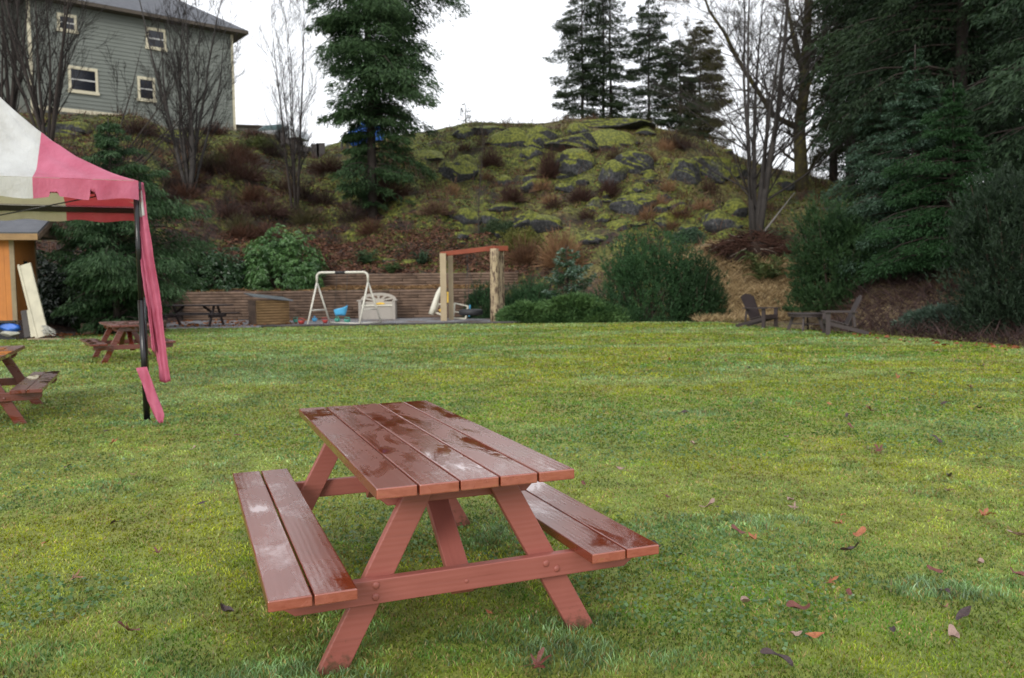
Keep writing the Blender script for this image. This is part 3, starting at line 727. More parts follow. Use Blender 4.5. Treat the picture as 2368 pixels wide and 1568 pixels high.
# ================================================================== TODDLER SWING FRAME
sw = thing('swing_frame', 'white steel toddler swing frame on the gravel', 'swing frame', (-5.95, 29.2, 0))
def Ls(p): return Vector(p)-Vector((-5.95, 29.2, 0))
Lf = [onz(711, 750), onz(764, 752)]; Rf = [onz(831, 750), onz(882, 747)]
Lf[0].y, Lf[1].y, Rf[0].y, Rf[1].y = 28.75, 29.75, 28.75, 29.75
for p_, q_ in ((Lf[0], 711), (Lf[1], 764), (Rf[0], 831), (Rf[1], 882)):
    p_.x = at(q_, 750, p_.y).x; p_.z = 0
ap = [at(733, 655, 29.25), at(851, 653, 29.25)]; zt = at(792, 630, 29.25).z
for feet, a_, nm in ((Lf, ap[0], 'l'), (Rf, ap[1], 'r')):
    for k, f0 in enumerate(feet):
        mb = MB(); mb.tube([Ls(f0), Ls(a_+Vector(((-.03, .03)[k]*0, (-.03, .03)[k], 0)))], .032, 10); mb.build('leg', M_WHITET, sw)
    mb = MB(); a = feet[0].lerp(a_, .35); c = feet[1].lerp(a_, .35); mb.tube([Ls(a), Ls(c)], .022, 8); mb.build('cross_brace', M_WHITET, sw)
def arc(c, a0, a1, r, ax): return [c+Vector((math.cos(a0+(a1-a0)*k/6)*r*ax, 0, math.sin(a0+(a1-a0)*k/6)*r)) for k in range(7)]
r_ = .16; zl = zt-r_
tl = arc(Vector((ap[0].x+r_, 29.25, zl)), math.pi, math.pi/2, r_, 1); tr_ = arc(Vector((ap[1].x-r_, 29.25, zl)), math.pi/2, 0, r_, 1)
mb = MB(); mb.tube([Ls(ap[0])] + [Ls(p) for p in tl+tr_] + [Ls(ap[1])], .04, 12); tb = mb.build('top_bar', M_WHITET, sw)
mx_ = (ap[0].x+ap[1].x)/2
mb = MB(); mb.tube([Ls((mx_-.25, 29.25, zt)), Ls((mx_+.1, 29.25, zt))], .044, 12); mb.build('grip_sleeve', M_BLACKR, tb)
for f0, f1 in ((Lf[1], Rf[0]), (Rf[0], Rf[1])):
    mb = MB(); mb.tube([Ls(f0+Vector((0, 0, .04))), Ls(f1+Vector((0, 0, .04)))], .022, 8); mb.build('base_bar', M_WHITET, sw)
cb_ = at(787, 722, 29.25)
for dx in (-.2, .2):
    mb = MB(); mb.tube([Ls((mx_+dx*.9, 29.25, zt)), Ls((cb_.x+dx, 29.25, cb_.z+.1))], .008, 5); mb.build('chain', M_CHAIN, sw)
bk = MB(); V = []; F = []
prof = []          # bucket seat: raised back, scooped front
nu = 20
for j in range(7):
    v = j/6
    for i in range(nu):
        a = 2*math.pi*i/nu; rx = .25*(.62+.38*v**.6); ry = .17*(.6+.4*v**.6)
        top = .30+.10*max(0, math.cos(a))**2-.06*max(0, -math.cos(a)); leg = .05*abs(math.sin(a))
        V.append(Ls((cb_.x+math.cos(a)*rx+.02*v, cb_.y+math.sin(a)*ry, cb_.z-.14+v*top*.95+(1-v)*leg)))
for j in range(6):
    for i in range(nu): F.append((j*nu+i, j*nu+(i+1) % nu, (j+1)*nu+(i+1) % nu, (j+1)*nu+i))
F.append(tuple(range(nu))); bk.add(V, F, None, True); bo = bk.build('bucket_seat', M_BLUEP, sw); so = bo.modifiers.new('t', 'SOLIDIFY'); so.thickness = .012

# scattered toys
toyd = [(668, 739, M_RESINW, 'white'), (684, 743, M_TEAL, 'teal'), (697, 746, M_REDP, 'red'), (738, 738, M_BLUEP, 'light blue'), (752, 744, M_REDP, 'red'), (780, 741, M_TEAL, 'green'), (803, 743, M_TEAL, 'green')]
wh_ = ['nearest the log box', 'beside the log box', 'left of the white swing frame', 'behind the left leg of the swing frame', 'under the left of the blue swing seat', 'below the blue swing seat', 'right of the blue swing seat']
for k, (px, py, mt, cn) in enumerate(toyd):
    p = onz(px, py+4); rs = random.Random(k)
    mb = MB(); s = .1+.03*rs.random(); a = rs.random()*3
    mt4 = Matrix.Translation((p.x, min(p.y, 31.5), .06)) @ Matrix.Rotation(a, 4, 'Z')
    mb.tube([mt4 @ Vector((0, 0, -.05)), mt4 @ Vector((0, 0, .0)), mt4 @ Vector((0, 0, .07))], [s*.6, s*.8, s], 12)
    mb.tube([mt4 @ Vector((s, 0, .06)), mt4 @ Vector((s*.9, 0, .14)), mt4 @ Vector((-s*.9, 0, .14)), mt4 @ Vector((-s, 0, .06))], .012, 6)
    tag(mb.build('toy_bucket', mt), 'small %s toy bucket on the gravel %s' % (cn, wh_[k]), 'toy', 'toys scattered around the toddler swing')

# ================================================================== RESIN STORAGE BENCH
pb = at(875, 737, 33.1); bw = 92/F_PX*33.1; bh = 58/F_PX*33.1
sb = thing('storage_bench', 'grey beige plastic storage bench with arched fan back against the timber wall', 'storage bench', (pb.x, 33.0, 0), R_(2))
hw = bw/2*.9
mb = MB(); mb.box(-hw*.86, hw*.86, -.22, .3, 0, .52); mb.build('chest', M_RESIN, sb, .02)
mb = MB(); mb.box(-hw*.86, hw*.86, -.26, .28, .525, .57); mb.build('seat_lid', M_RESINW, sb, .015)
for s in (-1, 1):
    mb = MB(); mb.box(s*hw*.93-.06, s*hw*.93+.06, -.28, .34, 0, .72); mb.box(s*hw*.97-.09, s*hw*.97+.09, -.3, .3, .72, .77); mb.build('armrest', M_RESIN, sb, .015)
zs = .62; za = 1.05
mb = MB(); pts_o = []; 
nA = 24
outer = [(hw*math.cos(math.pi*k/nA), zs+.1+(za-zs-.1)*math.sin(math.pi*k/nA)**.8) for k in range(nA+1)]
inner = [(x*.84, zs+.08+(z-zs-.1)*.72) for x, z in outer]
for k in range(nA): mb.prism([outer[k], outer[k+1], inner[k+1], inner[k]], .30, .36)
mb.prism([(-hw*.9, .5), (hw*.9, .5), (hw*.9, zs+.08), (-hw*.9, zs+.08)], .301, .359)
hub = [(.3*hw*math.cos(math.pi*k/10), zs+.07+.14*math.sin(math.pi*k/10)) for k in range(11)]
mb.prism(hub, .302, .358)
for k in range(1, 6):
    a = math.pi*k/6; c, s = math.cos(a), math.sin(a); x1, z1 = hw*.88*c, zs+.08+(za-zs-.1)*.78*s
    nx, nz = -s*.035, c*.035; x0, z0 = hw*.2*c, zs+.08+.08*s
    mb.prism([(x0-nx, z0-nz), (x1-nx*1.6, z1-nz), (x1+nx*1.6, z1+nz), (x0+nx, z0+nz)], .303, .357)
mb.build('arched_back', M_RESIN, sb)
o = lump('toy_truck', 'small yellow plastic toy lying on the lid of the storage bench', 'toy', (pb.x+.12, 32.9, .62), (.2, .1, .05), M_YEL, 4, amp=.2)

# ================================================================== POST FRAME WITH TYRE SWING
pf = thing('swing_frame', 'tall timber post frame with red brown beam on the gravel', 'swing frame', (-1.3, 30.2, 0))
def Lp(p): return Vector(p)-Vector((-1.3, 30.2, 0))
posts = [(1027, 31.0, 586, 14, M_POSTB), (1044, 31.6, 588, 11, M_POSTB), (1145, 29.5, 575, 21, M_POSTP), (1161, 30.1, 576, 13, M_POSTP)]
for px, Y, pt_, wpx, mt in posts:
    b0 = at(px, 745, Y); tz = at(px, pt_, Y).z; wd_ = wpx/F_PX*Y
    mb = MB()
    if mt is M_POSTB: mb.box(b0.x-wd_/2-1.3*0, b0.x+wd_/2, Y-wd_/2, Y+wd_/2, 0, tz, Matrix.Translation((1.3, -30.2, 0)), axis=2)
    else: mb.tube([Lp((b0.x, Y, k*tz/8)) for k in range(9)], [wd_/2*(1.04-.01*k+.02*math.sin(k*2)) for k in range(9)], 14)
    mb.build('post', mt, pf)
ba = at(1027, 588, 31.3); bb = at(1140, 574, 29.8)
mb = MB(); mb.beam(Lp(ba+Vector((-.1, 0, 0))), Lp(bb+Vector((.05, -.05, 0))), .12, .17); mb.build('beam', M_BEAM, pf, .01)
e0 = at(1133, 575, 29.6); e1 = at(1169, 575, 29.9); mb = MB(); mb.beam(Lp(e0), Lp(e1), .4, .175); mb.build('end_block', M_BEAM, pf, .01)
ty = at(1089, 722, 30.5)
mb = MB(); nU, nV = 36, 12; V = []; F = []
for i in range(nU):
    for j in range(nV):
        a = 2*math.pi*i/nU; c = 2*math.pi*j/nV; sq = lambda q: math.copysign(abs(q)**.7, q); rr = .34+.105*sq(math.cos(c)); z = .11*sq(math.sin(c))
        V.append((math.cos(a)*rr, math.sin(a)*rr, z)); F.append((i*nV+j, ((i+1) % nU)*nV+j, ((i+1) % nU)*nV+(j+1) % nV, i*nV+(j+1) % nV))
tyr = thing('tyre_swing', 'black tyre swing hanging flat on chains from the timber post frame', 'tyre swing', (ty.x, ty.y, ty.z))
mb.add(V, F, None, True); mb.build('tyre', M_BLACKR, tyr)
hang = ba.lerp(bb, .48)-Vector((0, 0, .1)); top_ = Vector((hang.x-ty.x, hang.y-ty.y, hang.z-ty.z))
knot = Vector((top_.x*.9, top_.y*.9, top_.z-.35))
mb = MB(); mb.tube([top_, knot], .012, 6)
for k in range(3):
    a = k*2.09+.4; mb.tube([knot, Vector((math.cos(a)*.33, math.sin(a)*.33, .1))], .009, 5)
mb.build('chain', M_CHAIN, tyr)

# plastic play slide standing on end behind the posts
ps = thing('play_slide', 'cream plastic toddler slide leaning behind the beige posts', 'toy slide', (at(1010, 735, 32.3).x, 32.3, 0))
def Lq(px, py, Y): p = at(px, py, Y); return p-Vector((ps.location.x, 32.3, 0))
mb = MB(); path = [Lq(997, 727, 32.2), Lq(1003, 712, 32.2), Lq(1013, 680, 32.3), Lq(1020, 665, 32.35)]
mb.tube(path, [.11, .12, .1, .07], 12); mb.build('chute', M_RESINW, ps)
mb = MB()
for s in (0, 1):
    y_ = 32.3+s*.1; fr = [Lq(1006, 722, y_), Lq(1028, 731, y_), Lq(1033, 705, y_), Lq(1014, 703, y_), Lq(1006, 722, y_)]
    for k in range(4): mb.beam(fr[k], fr[k+1], .1, .06)
mb.build('base_frame', M_RESINW, ps, .01)
mb = MB(); mb.beam(Lq(1016, 719, 32.45), Lq(1028, 711, 32.45), .16, .1); mb.beam(Lq(1036, 675, 32.5), Lq(1036, 700, 32.5), .08, .1); mb.build('yellow_panel', M_YEL, ps, .01)
cr = thing('toy_crate', 'cream plastic toy crate tipped on its side between the beige posts and the tyre', 'toy crate', (at(1064, 732, 32.2).x, 32.2, 0), R_(10))
mb = MB()
for a_, c_ in (((-.28, 0, .05), (.2, 0, .02)), ((.2, 0, .02), (.3, 0, .5)), ((.3, 0, .5), (-.2, 0, .62)), ((-.2, 0, .62), (-.28, 0, .05)), ((-.26, 0, .3), (.26, 0, .22))): mb.beam(a_, c_, .3, .05)
mb.build('frame', M_RESINW, cr, .01); mb = MB(); mb.beam((.34, 0, .1), (.38, 0, .55), .2, .05); mb.build('blue_side', M_BLUEP, cr, .01)

# fallen garden umbrella by the grey picnic table
um = thing('garden_umbrella', 'closed purple brown garden umbrella tipped beside the grey picnic table', 'umbrella', (-11.9, 27.9, 0))
def Lu(px, py, Y): return at(px, py, Y)-Vector((-11.9, 27.9, 0))
mb = MB(); pts = [Lu(304, 688, 27.9), Lu(312, 696, 27.8), Lu(330, 706, 27.7), Lu(352, 712, 27.6), Lu(366, 714, 27.5)]
mb.tube(pts, [.05, .26, .2, .12, .05], 12); cn = mb.build('canopy', M_UMB, um)
mb = MB(); mb.tube([Lu(364, 713, 27.5), Lu(380, 719, 27.45)], .035, 10); mb.build('tip_cap', M_BLADE, um)
mb = MB(); mb.tube([Lu(300, 686, 27.95), Lu(288, 706, 28.0)], .02, 8); mb.build('pole', M_GREY, um)

# ================================================================== ADIRONDACK CHAIRS AND ROUND TABLE
def adirondack(label, loc, rz):
    """local: front faces -y"""
    t = thing('adirondack_chair', label, 'garden chair', loc, rz, 'dark brown garden chairs on the lawn')
    mb = MB()
    for k in range(7):
        x = -.27+k*.09; h = .80+.17*math.sqrt(max(0, 1-(abs(k-3)/3.4)**2)); b0 = Vector((x*.85, .12, .22)); tp = Vector((x*1.05, .12+h*.36, .22+h*.78))
        mb.beam(b0, tp, .082, .02, up=Vector((0, -1, .4)))
    mb.build('backrest', M_CHAIR, t)
    mb = MB()
    for k in range(6): y = -.34+k*.085; mb.box(-.28, .28, y, y+.075, .36-k*.022, .385-k*.022, axis=0)
    mb.box(-.28, .28, -.375, -.35, .27, .38, axis=0); mb.build('seat', M_CHAIR, t)
    for s in (-1, 1):
        mb = MB(); mb.box(s*.33-.07, s*.33+.07, -.42, .33, .56, .585); mb.build('armrest', M_CHAIR, t)
        mb = MB(); mb.box(s*.31-.02, s*.31+.02, -.38, -.27, 0, .56, axis=2); mb.build('leg', M_CHAIR, t)
        mb = MB(); mb.beam((s*.27, -.33, .3), (s*.27, .62, .045), .09, .024, up=Vector((1, 0, 0))); mb.build('leg', M_CHAIR, t)
        mb = MB(); mb.beam((s*.27, .26, .56), (s*.27, .30, .2), .06, .024, up=Vector((1, 0, 0))); mb.build('arm_support', M_CHAIR, t)
    mb = MB(); mb.box(-.33, .33, .25, .28, .53, .56, axis=0); mb.build('back_rail', M_CHAIR, t)
    return t
c1_ = onz(1757, 758); adirondack('dark brown slatted garden chair left of the round table, facing right', (c1_.x, c1_.y, 0), R_(40))
c2_ = onz(1950, 775); adirondack('dark brown slatted garden chair right of the round table, seen from its side', (c2_.x, c2_.y+.2, 0), R_(-103))
tp_ = onz(1872, 767); rt = thing('round_table', 'low round dark brown garden table between two slatted chairs', 'garden table', (tp_.x, tp_.y+.3, 0))
mb = MB(); R0 = 43/F_PX*(tp_.y+.3); zt_ = .48
for k in range(9):
    x = -R0+k*R0*2/9; x1 = x+R0*2/9-.008; hh = [math.sqrt(max(0, R0**2-q**2)) for q in (x, x1)]
    mm = [(x, -hh[0]-.001), (x1, -hh[1]-.001), (x1, hh[1]+.001), (x, hh[0]+.001)]
    V = [(a, c, z) for z in (zt_-.025, zt_) for a, c in mm]; mb.add(V, [(0, 3, 2, 1), (4, 5, 6, 7), (0, 1, 5, 4), (1, 2, 6, 5), (2, 3, 7, 6), (3, 0, 4, 7)])
mb.build('tabletop', M_CHAIR, rt)
mb = MB(); n_ = 20
for k in range(n_):
    a = 2*math.pi*k/n_; c = 2*math.pi*(k+1)/n_; mb.beam((math.cos(a)*R0*.88, math.sin(a)*R0*.88, zt_-.06), (math.cos(c)*R0*.88, math.sin(c)*R0*.88, zt_-.06), .03, .07)
mb.build('apron', M_CHAIR, rt)
for k in range(4):
    a = math.pi/4+k*math.pi/2+.3; mb = MB(); mb.beam((math.cos(a)*R0*.62, math.sin(a)*R0*.62, zt_-.04), (math.cos(a)*R0*.92, math.sin(a)*R0*.92, 0), .08, .04, up=Vector((-math.sin(a), math.cos(a), 0))); mb.build('leg', M_CHAIR, rt)
for k in range(2):
    a = math.pi/4+k*math.pi/2+.3; mb = MB(); mb.beam((-math.cos(a)*R0*.85, -math.sin(a)*R0*.85, .16+k*.03), (math.cos(a)*R0*.85, math.sin(a)*R0*.85, .16+k*.03), .06, .03); mb.build('stretcher', M_CHAIR, rt)

# ================================================================== HOUSE ON THE RISE
HP = at(545, 303, 64); HQ = at(74, 262, 55.6); hd_ = Vector((HP.x-HQ.x, HP.y-HQ.y, 0)); HLn = hd_.length; hd_.normalize()
hn = Vector((-hd_.y, hd_.x, 0));            # pointing away from the camera
if hn.y < 0: hn = -hn
zb_ = at(545, 303, 64).z; ztp = CAMH+574/F_PX*64
rotz = math.atan2(hd_.y, hd_.x)
house = thing('house', 'grey green clapboard house with dark hip roof on top of the bank', 'house', (HQ.x, HQ.y, 0), rotz)
m, t, b = newmat('grey green clapboard'); n = noise(t, objco(t), .7, 5); n2 = noise(t, mapping(t, objco(t), (.6, .6, 9)), 1.5, 4)
t.links.new(ramp(t, mth(t, 'ADD', mth(t, 'MULTIPLY', n, .5), mth(t, 'MULTIPLY', n2, .5)), [(.35, (.145, .16, .14)), (.65, (.19, .208, .185))]), b.inputs['Base Color']); b.inputs['Roughness'].default_value = .7
M_CLAP = m
W_ = 10.0; ext = 0.0
mb = MB(); z = zb_-1.6; st = .26
while z < ztp:
    z1 = min(z+st, ztp)
    v = [(ext, -.045, z), (HLn, -.045, z), (HLn, -.008, z1), (ext, -.008, z1), (ext, .02, z), (HLn, .02, z)]
    mb.add(v, [(0, 1, 2, 3), (0, 4, 5, 1)])
    z += st
mb.build('front_wall', M_CLAP, house)
mb = MB(); mb.box(0, HLn-.02, .03, W_, zb_-1.6, ztp-.01); mb.box(-9, -.01, 1.6, W_, zb_-1.6, ztp-.01); mb.build('wall', M_CLAP, house)
for a_, c_ in ((HLn-.16, HLn+.012), (-.03, .16)): mb = MB(); mb.box(a_, c_, -.075, .1, zb_-1.6, ztp-.2); mb.build('corner_board', M_TRIM, house)
zt0 = at(160, 258, 57.5).z; mb = MB(); mb.box(.16, 5.6, -.08, -.046, zt0-.18, zt0+.08); mb.build('base_trim', M_TRIM, house)
# hip roof
ov = .9; rx0, rx1, ry0, ry1 = -10, HLn+ov, -ov, W_+ov; zr_ = ztp+.02; rise = 3.9; md = (ry0+ry1)/2; ins = (ry1-ry0)/2
mb = MB(); V = [(rx0, ry0, zr_), (rx1, ry0, zr_), (rx1, ry1, zr_), (rx0, ry1, zr_), (rx0, md, zr_+rise), (rx1-ins, md, zr_+rise)]
mb.add(V, [(0, 1, 5, 4), (1, 2, 5), (2, 3, 4, 5), (0, 4, 3)], [(v[1], v[0], v[2]) for v in V]); mb.build('roof', M_SLATE, house)
mb = MB(); mb.box(rx0, rx1, ry0, ry1, zr_-.24, zr_-.012); mb.build('soffit', M_SOFFIT, house)
def wallpt(px, py):
    v = ray(px, py); o = C0-HQ.copy(); o.z = 0; t_ = -((C0-Vector((HQ.x, HQ.y, 0))).dot(hn))/v.dot(hn); p = C0+v*t_; q = p-Vector((HQ.x, HQ.y, 0)); return q.dot(hd_), p.z
for (x0, x1, y0, y1) in ((132, 177, 33, 76), (337, 383, 66, 117), (158, 226, 156, 218), (318, 358, 179, 236)):
    a, zlo = wallpt(x0, (y0+y1)/2)[0], wallpt((x0+x1)/2, y1)[1]; c, zhi = wallpt(x1, (y0+y1)/2)[0], min(wallpt((x0+x1)/2, y0)[1], ztp-.3)
    fwd_ = .16; mb = MB(); mb.box(a, a+fwd_, -.1, -.02, zlo, zhi); mb.box(c-fwd_, c, -.1, -.02, zlo, zhi); mb.box(a+fwd_, c-fwd_, -.1, -.02, zhi-.2, zhi); mb.box(a-.06, c+.06, -.15, -.018, zlo-.0, zlo+.22)
    wn = mb.build('window', M_TRIM, house)
    mb = MB(); mb.box(a+fwd_, c-fwd_, -.075, -.052, zlo+.22, zhi-.2); mb.build('glass', M_GLASS, wn)
    zm = (zlo+zhi)/2+.02; mb = MB(); mb.box(a+fwd_, c-fwd_, -.095, -.076, zm-.045, zm+.045)
    if x1-x0 < 60: pass
    mb.build('sash', M_SASH, wn)

# things on the plateau: low white outbuilding, car, blue tarp stack, old fence
ob = at(572, 300, 75); og = thing('outbuilding', 'low pale outbuilding with dark flat roof right of the house', 'building', (ob.x, 75, ob.z-1.5), R_(-8))
mb = MB(); mb.box(-2.6, 3.2, 0, 4, 0, 1.75); mb.build('wall', M_SASH, og); mb = MB(); mb.prism([(-3, 1.9), (3.6, 1.45), (3.6, 1.6), (-3, 2.1)], -.4, 4.4); mb.build('roof', M_SOFFIT, og)
M_CAR = plain('silver car paint', (.45, .48, .5), .3, .4, .05); M_CARG = plain('car glass', (.10, .17, .18), .1)
cp = at(622, 313, 58); car = thing('parked_car', 'silver parked car half hidden behind the crest beside the house', 'car', (cp.x, 58, hz(cp.x, 58)-.02), R_(-12))
zc0 = cp.z-(hz(cp.x, 58)-.02); zc0 = max(.0, zc0-.75)
mb = MB(); prof = [(-2.2, .35), (-2.15, .75), (-1.1, .9), (-.35, 1.32), (.9, 1.36), (1.7, .95), (2.15, .9), (2.2, .35)]
mb.prism([(x, z+zc0*0) for x, z in prof], 0, 1.7); mb.build('body', M_CAR, car, .06)
mb = MB(); mb.prism([(-1.0, .93), (-.3, 1.27), (.85, 1.31), (1.5, .96)], -.006, 1.706); mb.build('windows', M_CARG, car)
for wx in (-1.35, 1.35):
    for wy in (.02, 1.5): mb = MB(); mb.tube([(wx, wy, .33), (wx, wy+.18, .33)], .33, 18); mb.build('wheel', M_BLACKR, car)
tpn = at(846, 302, 54); o = lump('tarpaulin_stack', 'stack wrapped in bright blue tarpaulin behind the tall fir at the crest', 'tarpaulin', (tpn.x, 55.5, tpn.z+.0), (1.1, .6, 1.0), M_TARP, 12, amp=.12)
tp2 = at(825, 305, 54); o = lump('tarpaulin_stack', 'lower darker heap under blue tarpaulin left of the taller one behind the fir', 'tarpaulin', (tp2.x-.2, 55.0, tp2.z-.2), (.6, .5, .7), M_TARP, 15, amp=.2)
fe = thing('fence', 'low dark broken fence on the crest between the bare tree and the tall fir', 'fence', (0, 0, 0))
prev = None
for k, px in enumerate((652, 680, 706, 728, 741, 790, 803)):
    p = at(px, 300, 53.5); g_ = hz(p.x, 53.5); mb = MB(); hh = (.75, .8, .6, .9, .9, .6, .7)[k]; ww = .5 if k in (3, 4) else .14
    mb.box(p.x-ww/2, p.x+ww/2, 53.4, 53.55, g_-.3, g_+hh, axis=2); mb.build('post', M_GREY, fe)
    if prev is not None and k < 4: mb = MB(); mb.beam((prev.x, 53.38, prev.z), (p.x, 53.38, g_+hh*.6), .05, .25); mb.build('rail', M_GREY, fe)
    prev = Vector((p.x, 53.4, g_+hh*.6))

# ================================================================== VEGETATION
def npv(p): return np.array([p[0], p[1], p[2]], float)
def conifer(name, label, x, y, H, prof, seed, dens=1.0, cols=((.018, .04, .016), (.05, .095, .035)), L=.30, W=.055, droop=.25, rise=.25, wh=.42, per=6,
            asym=0, asym_dir=0, trunk_r=.18, group=None, z=None, lean=0, hang=.3, tipc=None, limbs=True, upturn=.0, frac=.34, twin=False, lowd=0):
    global rng
    rng = np.random.default_rng(seed); rs = random.Random(seed)
    z0 = hz(x, y) if z is None else z
    t = thing(name, label, 'tree', (x, y, z0), 0, group)
    hs = np.array([p[0] for p in prof]); rr = np.array([p[1] for p in prof])
    mb = MB(); k_ = 8
    for off in ((0,) if not twin else (-.22, .28)):
        mb.tube([(off+lean*(i/k_)**1.5*H+.05*rs.uniform(-1, 1), off*.3, H*i/k_-(.3 if i == 0 else 0)) for i in range(k_+1)], [trunk_r*(1-.93*i/k_)+.01 for i in range(k_+1)], 9)
    mb.build('trunk', M_TRUNK, t)
    h = hs[0]; B = []
    while h < H-.15:
        n = max(3, int(per*(.7+.6*rs.random())))
        for q in range(n):
            az = rs.random()*6.283; hh = h+rs.uniform(-.5, .5)*wh; hh = min(max(hh, hs[0]), H-.1)
            R = float(np.interp(hh, hs, rr))*rs.uniform(.5, 1.15)*(1+asym*math.cos(az-asym_dir))*(.68+.66*float(vnoise(math.cos(az)*1.4+seed*1.7, hh*.6+math.sin(az)*1.4)))
            if hh < lowd and rs.random() < .42: continue
            if R > .12: B.append((hh, az, R, rs.uniform(.6, 1.4), rs.random(), rs.uniform(.7, 1.3)))
        h += wh*rs.uniform(.8, 1.2)
    B = np.array(B); nb = len(B)
    cnt = np.maximum(6, (dens*B[:, 2]*46*(.5+B[:, 4])).astype(int)); idx = np.repeat(np.arange(nb), cnt); n = len(idx)
    hh, az, R, dr, tone, rz_ = [B[idx, i] for i in range(6)]
    tt = .12+.88*rng.random(n)**.75; s = (rng.random(n)*2-1)
    wv = R*frac*np.sin(np.pi*np.clip(tt*.82+.12, 0, 1))
    ox = lean*(hh/H)**1.5*H
    c, sn = np.cos(az), np.sin(az)
    px = ox+c*R*tt-sn*s*wv; py = sn*R*tt+c*s*wv
    pz = hh+R*(rise*rz_*tt-droop*dr*tt**2+upturn*tt**4)-hang*np.abs(s)*wv*.6-rng.random(n)*.06*R
    P = np.stack([px, py, pz], 1); P += rng.normal(size=(n, 3))*.03*R[:, None]
    D = np.stack([c*.75-sn*s*.9, sn*.75+c*s*.9, -hang*(.3+.9*rng.random(n))+upturn*.4*tt], 1)+rng.normal(size=(n, 3))*.28
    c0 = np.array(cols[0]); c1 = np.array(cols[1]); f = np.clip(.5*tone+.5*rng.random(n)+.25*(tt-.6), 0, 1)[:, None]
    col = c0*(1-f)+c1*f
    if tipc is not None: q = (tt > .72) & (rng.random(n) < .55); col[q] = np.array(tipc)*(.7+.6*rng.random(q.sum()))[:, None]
    Lv = Leaves(); l = L*(.6+.8*rng.random(n)); Lv.add(P, D, l, W*(.7+.6*rng.random(n)), col, .15)
    # secondary fine sprays
    m = n; D2 = D+rng.normal(size=(m, 3))*.55; Lv.add(P+unit(D)*l[:, None]*.3, D2, l*.7, W*.8, col*(.8+.4*rng.random(m))[:, None], .1)
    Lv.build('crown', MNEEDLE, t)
    if limbs:
        S = Segs()
        for (h_, a_, R_b, d_, t_, r_z) in B:
            if R_b < .35: continue
            pts = []
            for k in range(4):
                u = k/3*.92; pts.append((lean*(h_/H)**1.5*H+math.cos(a_)*R_b*u, math.sin(a_)*R_b*u, h_+R_b*(rise*r_z*u-droop*d_*u*u+upturn*u**4)))
            for k in range(3): r0 = (.012+.012*R_b)*(1-k/3.2); S.add(pts[k], pts[k+1], r0, (.012+.012*R_b)*(1-(k+1)/3.2))
        S.build('limbs', MBARK, t, 4, (.05, .04, .035))
    return t
M_TRUNK = wood('dark conifer bark', (.016, .012, .010), (.045, .034, .029), (.8, .95), .35, 1.0)
M_MAPLE = wood('mossy grey bark', (.022, .019, .018), (.065, .057, .052), (.8, .95), .35, 1.0)
m, t, b = newmat('moss covered bark'); nn = noise(t, objco(t), 2.5, 5, .7)
t.links.new(ramp(t, nn, [(.35, (.035, .028, .02)), (.52, (.06, .05, .02)), (.68, (.13, .12, .02))]), b.inputs['Base Color']); b.inputs['Roughness'].default_value = .9; bump(t, b, nn, .8, .05); M_MOSSB = m

# ---- the tall fir on the slope in the middle
p = hit(862, 505)
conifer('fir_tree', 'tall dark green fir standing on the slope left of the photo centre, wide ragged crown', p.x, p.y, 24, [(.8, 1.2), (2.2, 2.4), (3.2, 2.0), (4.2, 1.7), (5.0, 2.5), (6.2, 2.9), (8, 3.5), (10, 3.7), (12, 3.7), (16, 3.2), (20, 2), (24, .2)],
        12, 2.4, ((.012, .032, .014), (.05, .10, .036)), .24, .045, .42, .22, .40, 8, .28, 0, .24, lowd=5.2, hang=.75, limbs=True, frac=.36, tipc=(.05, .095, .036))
# ---- ridge conifers
rid = [(1348, 60.0, 10.6, 1.65, 31, 0, 'leftmost tall sparse conifer on the mossy ridge, with dead twigs on its left side'),
       (1403, 60.5, 12.5, 1.6, 32, 0, 'tall sparse double trunked conifer above the mossy rocks'),
       (1500, 61.0, 10.6, 1.65, 33, 0, 'slim sparse conifer on the ridge between the double trunked one and the dense one'),
       (1572, 60.0, 7.6, 1.4, 34, .0, 'shorter dense dark conifer on the right of the ridge group'),
       (1618, 62.0, 9.6, 1.7, 35, 0, 'olive tinted conifer on the ridge, rightmost of its group')]
for px, Y, H, R, sd, ln, lb_ in rid:
    p = at(px, 300, Y)
    conifer('ridge_conifer', lb_, p.x, Y, H, [(.3, R*.9), (1.2, R*1.25), (H*.5, R*1.15), (H*.8, R*.8), (H, .15)], sd, 1.7 if px < 1550 else 2.3,
            ((.014, .028, .014), (.045, .07, .03)) if px != 1618 else ((.03, .035, .012), (.09, .085, .025)), .2, .045, .30, .12, .36, 7, .25 if px == 1348 else 0, math.pi, .11, 'conifers along the ridge', hang=.35, upturn=.15, twin=(px == 1403))
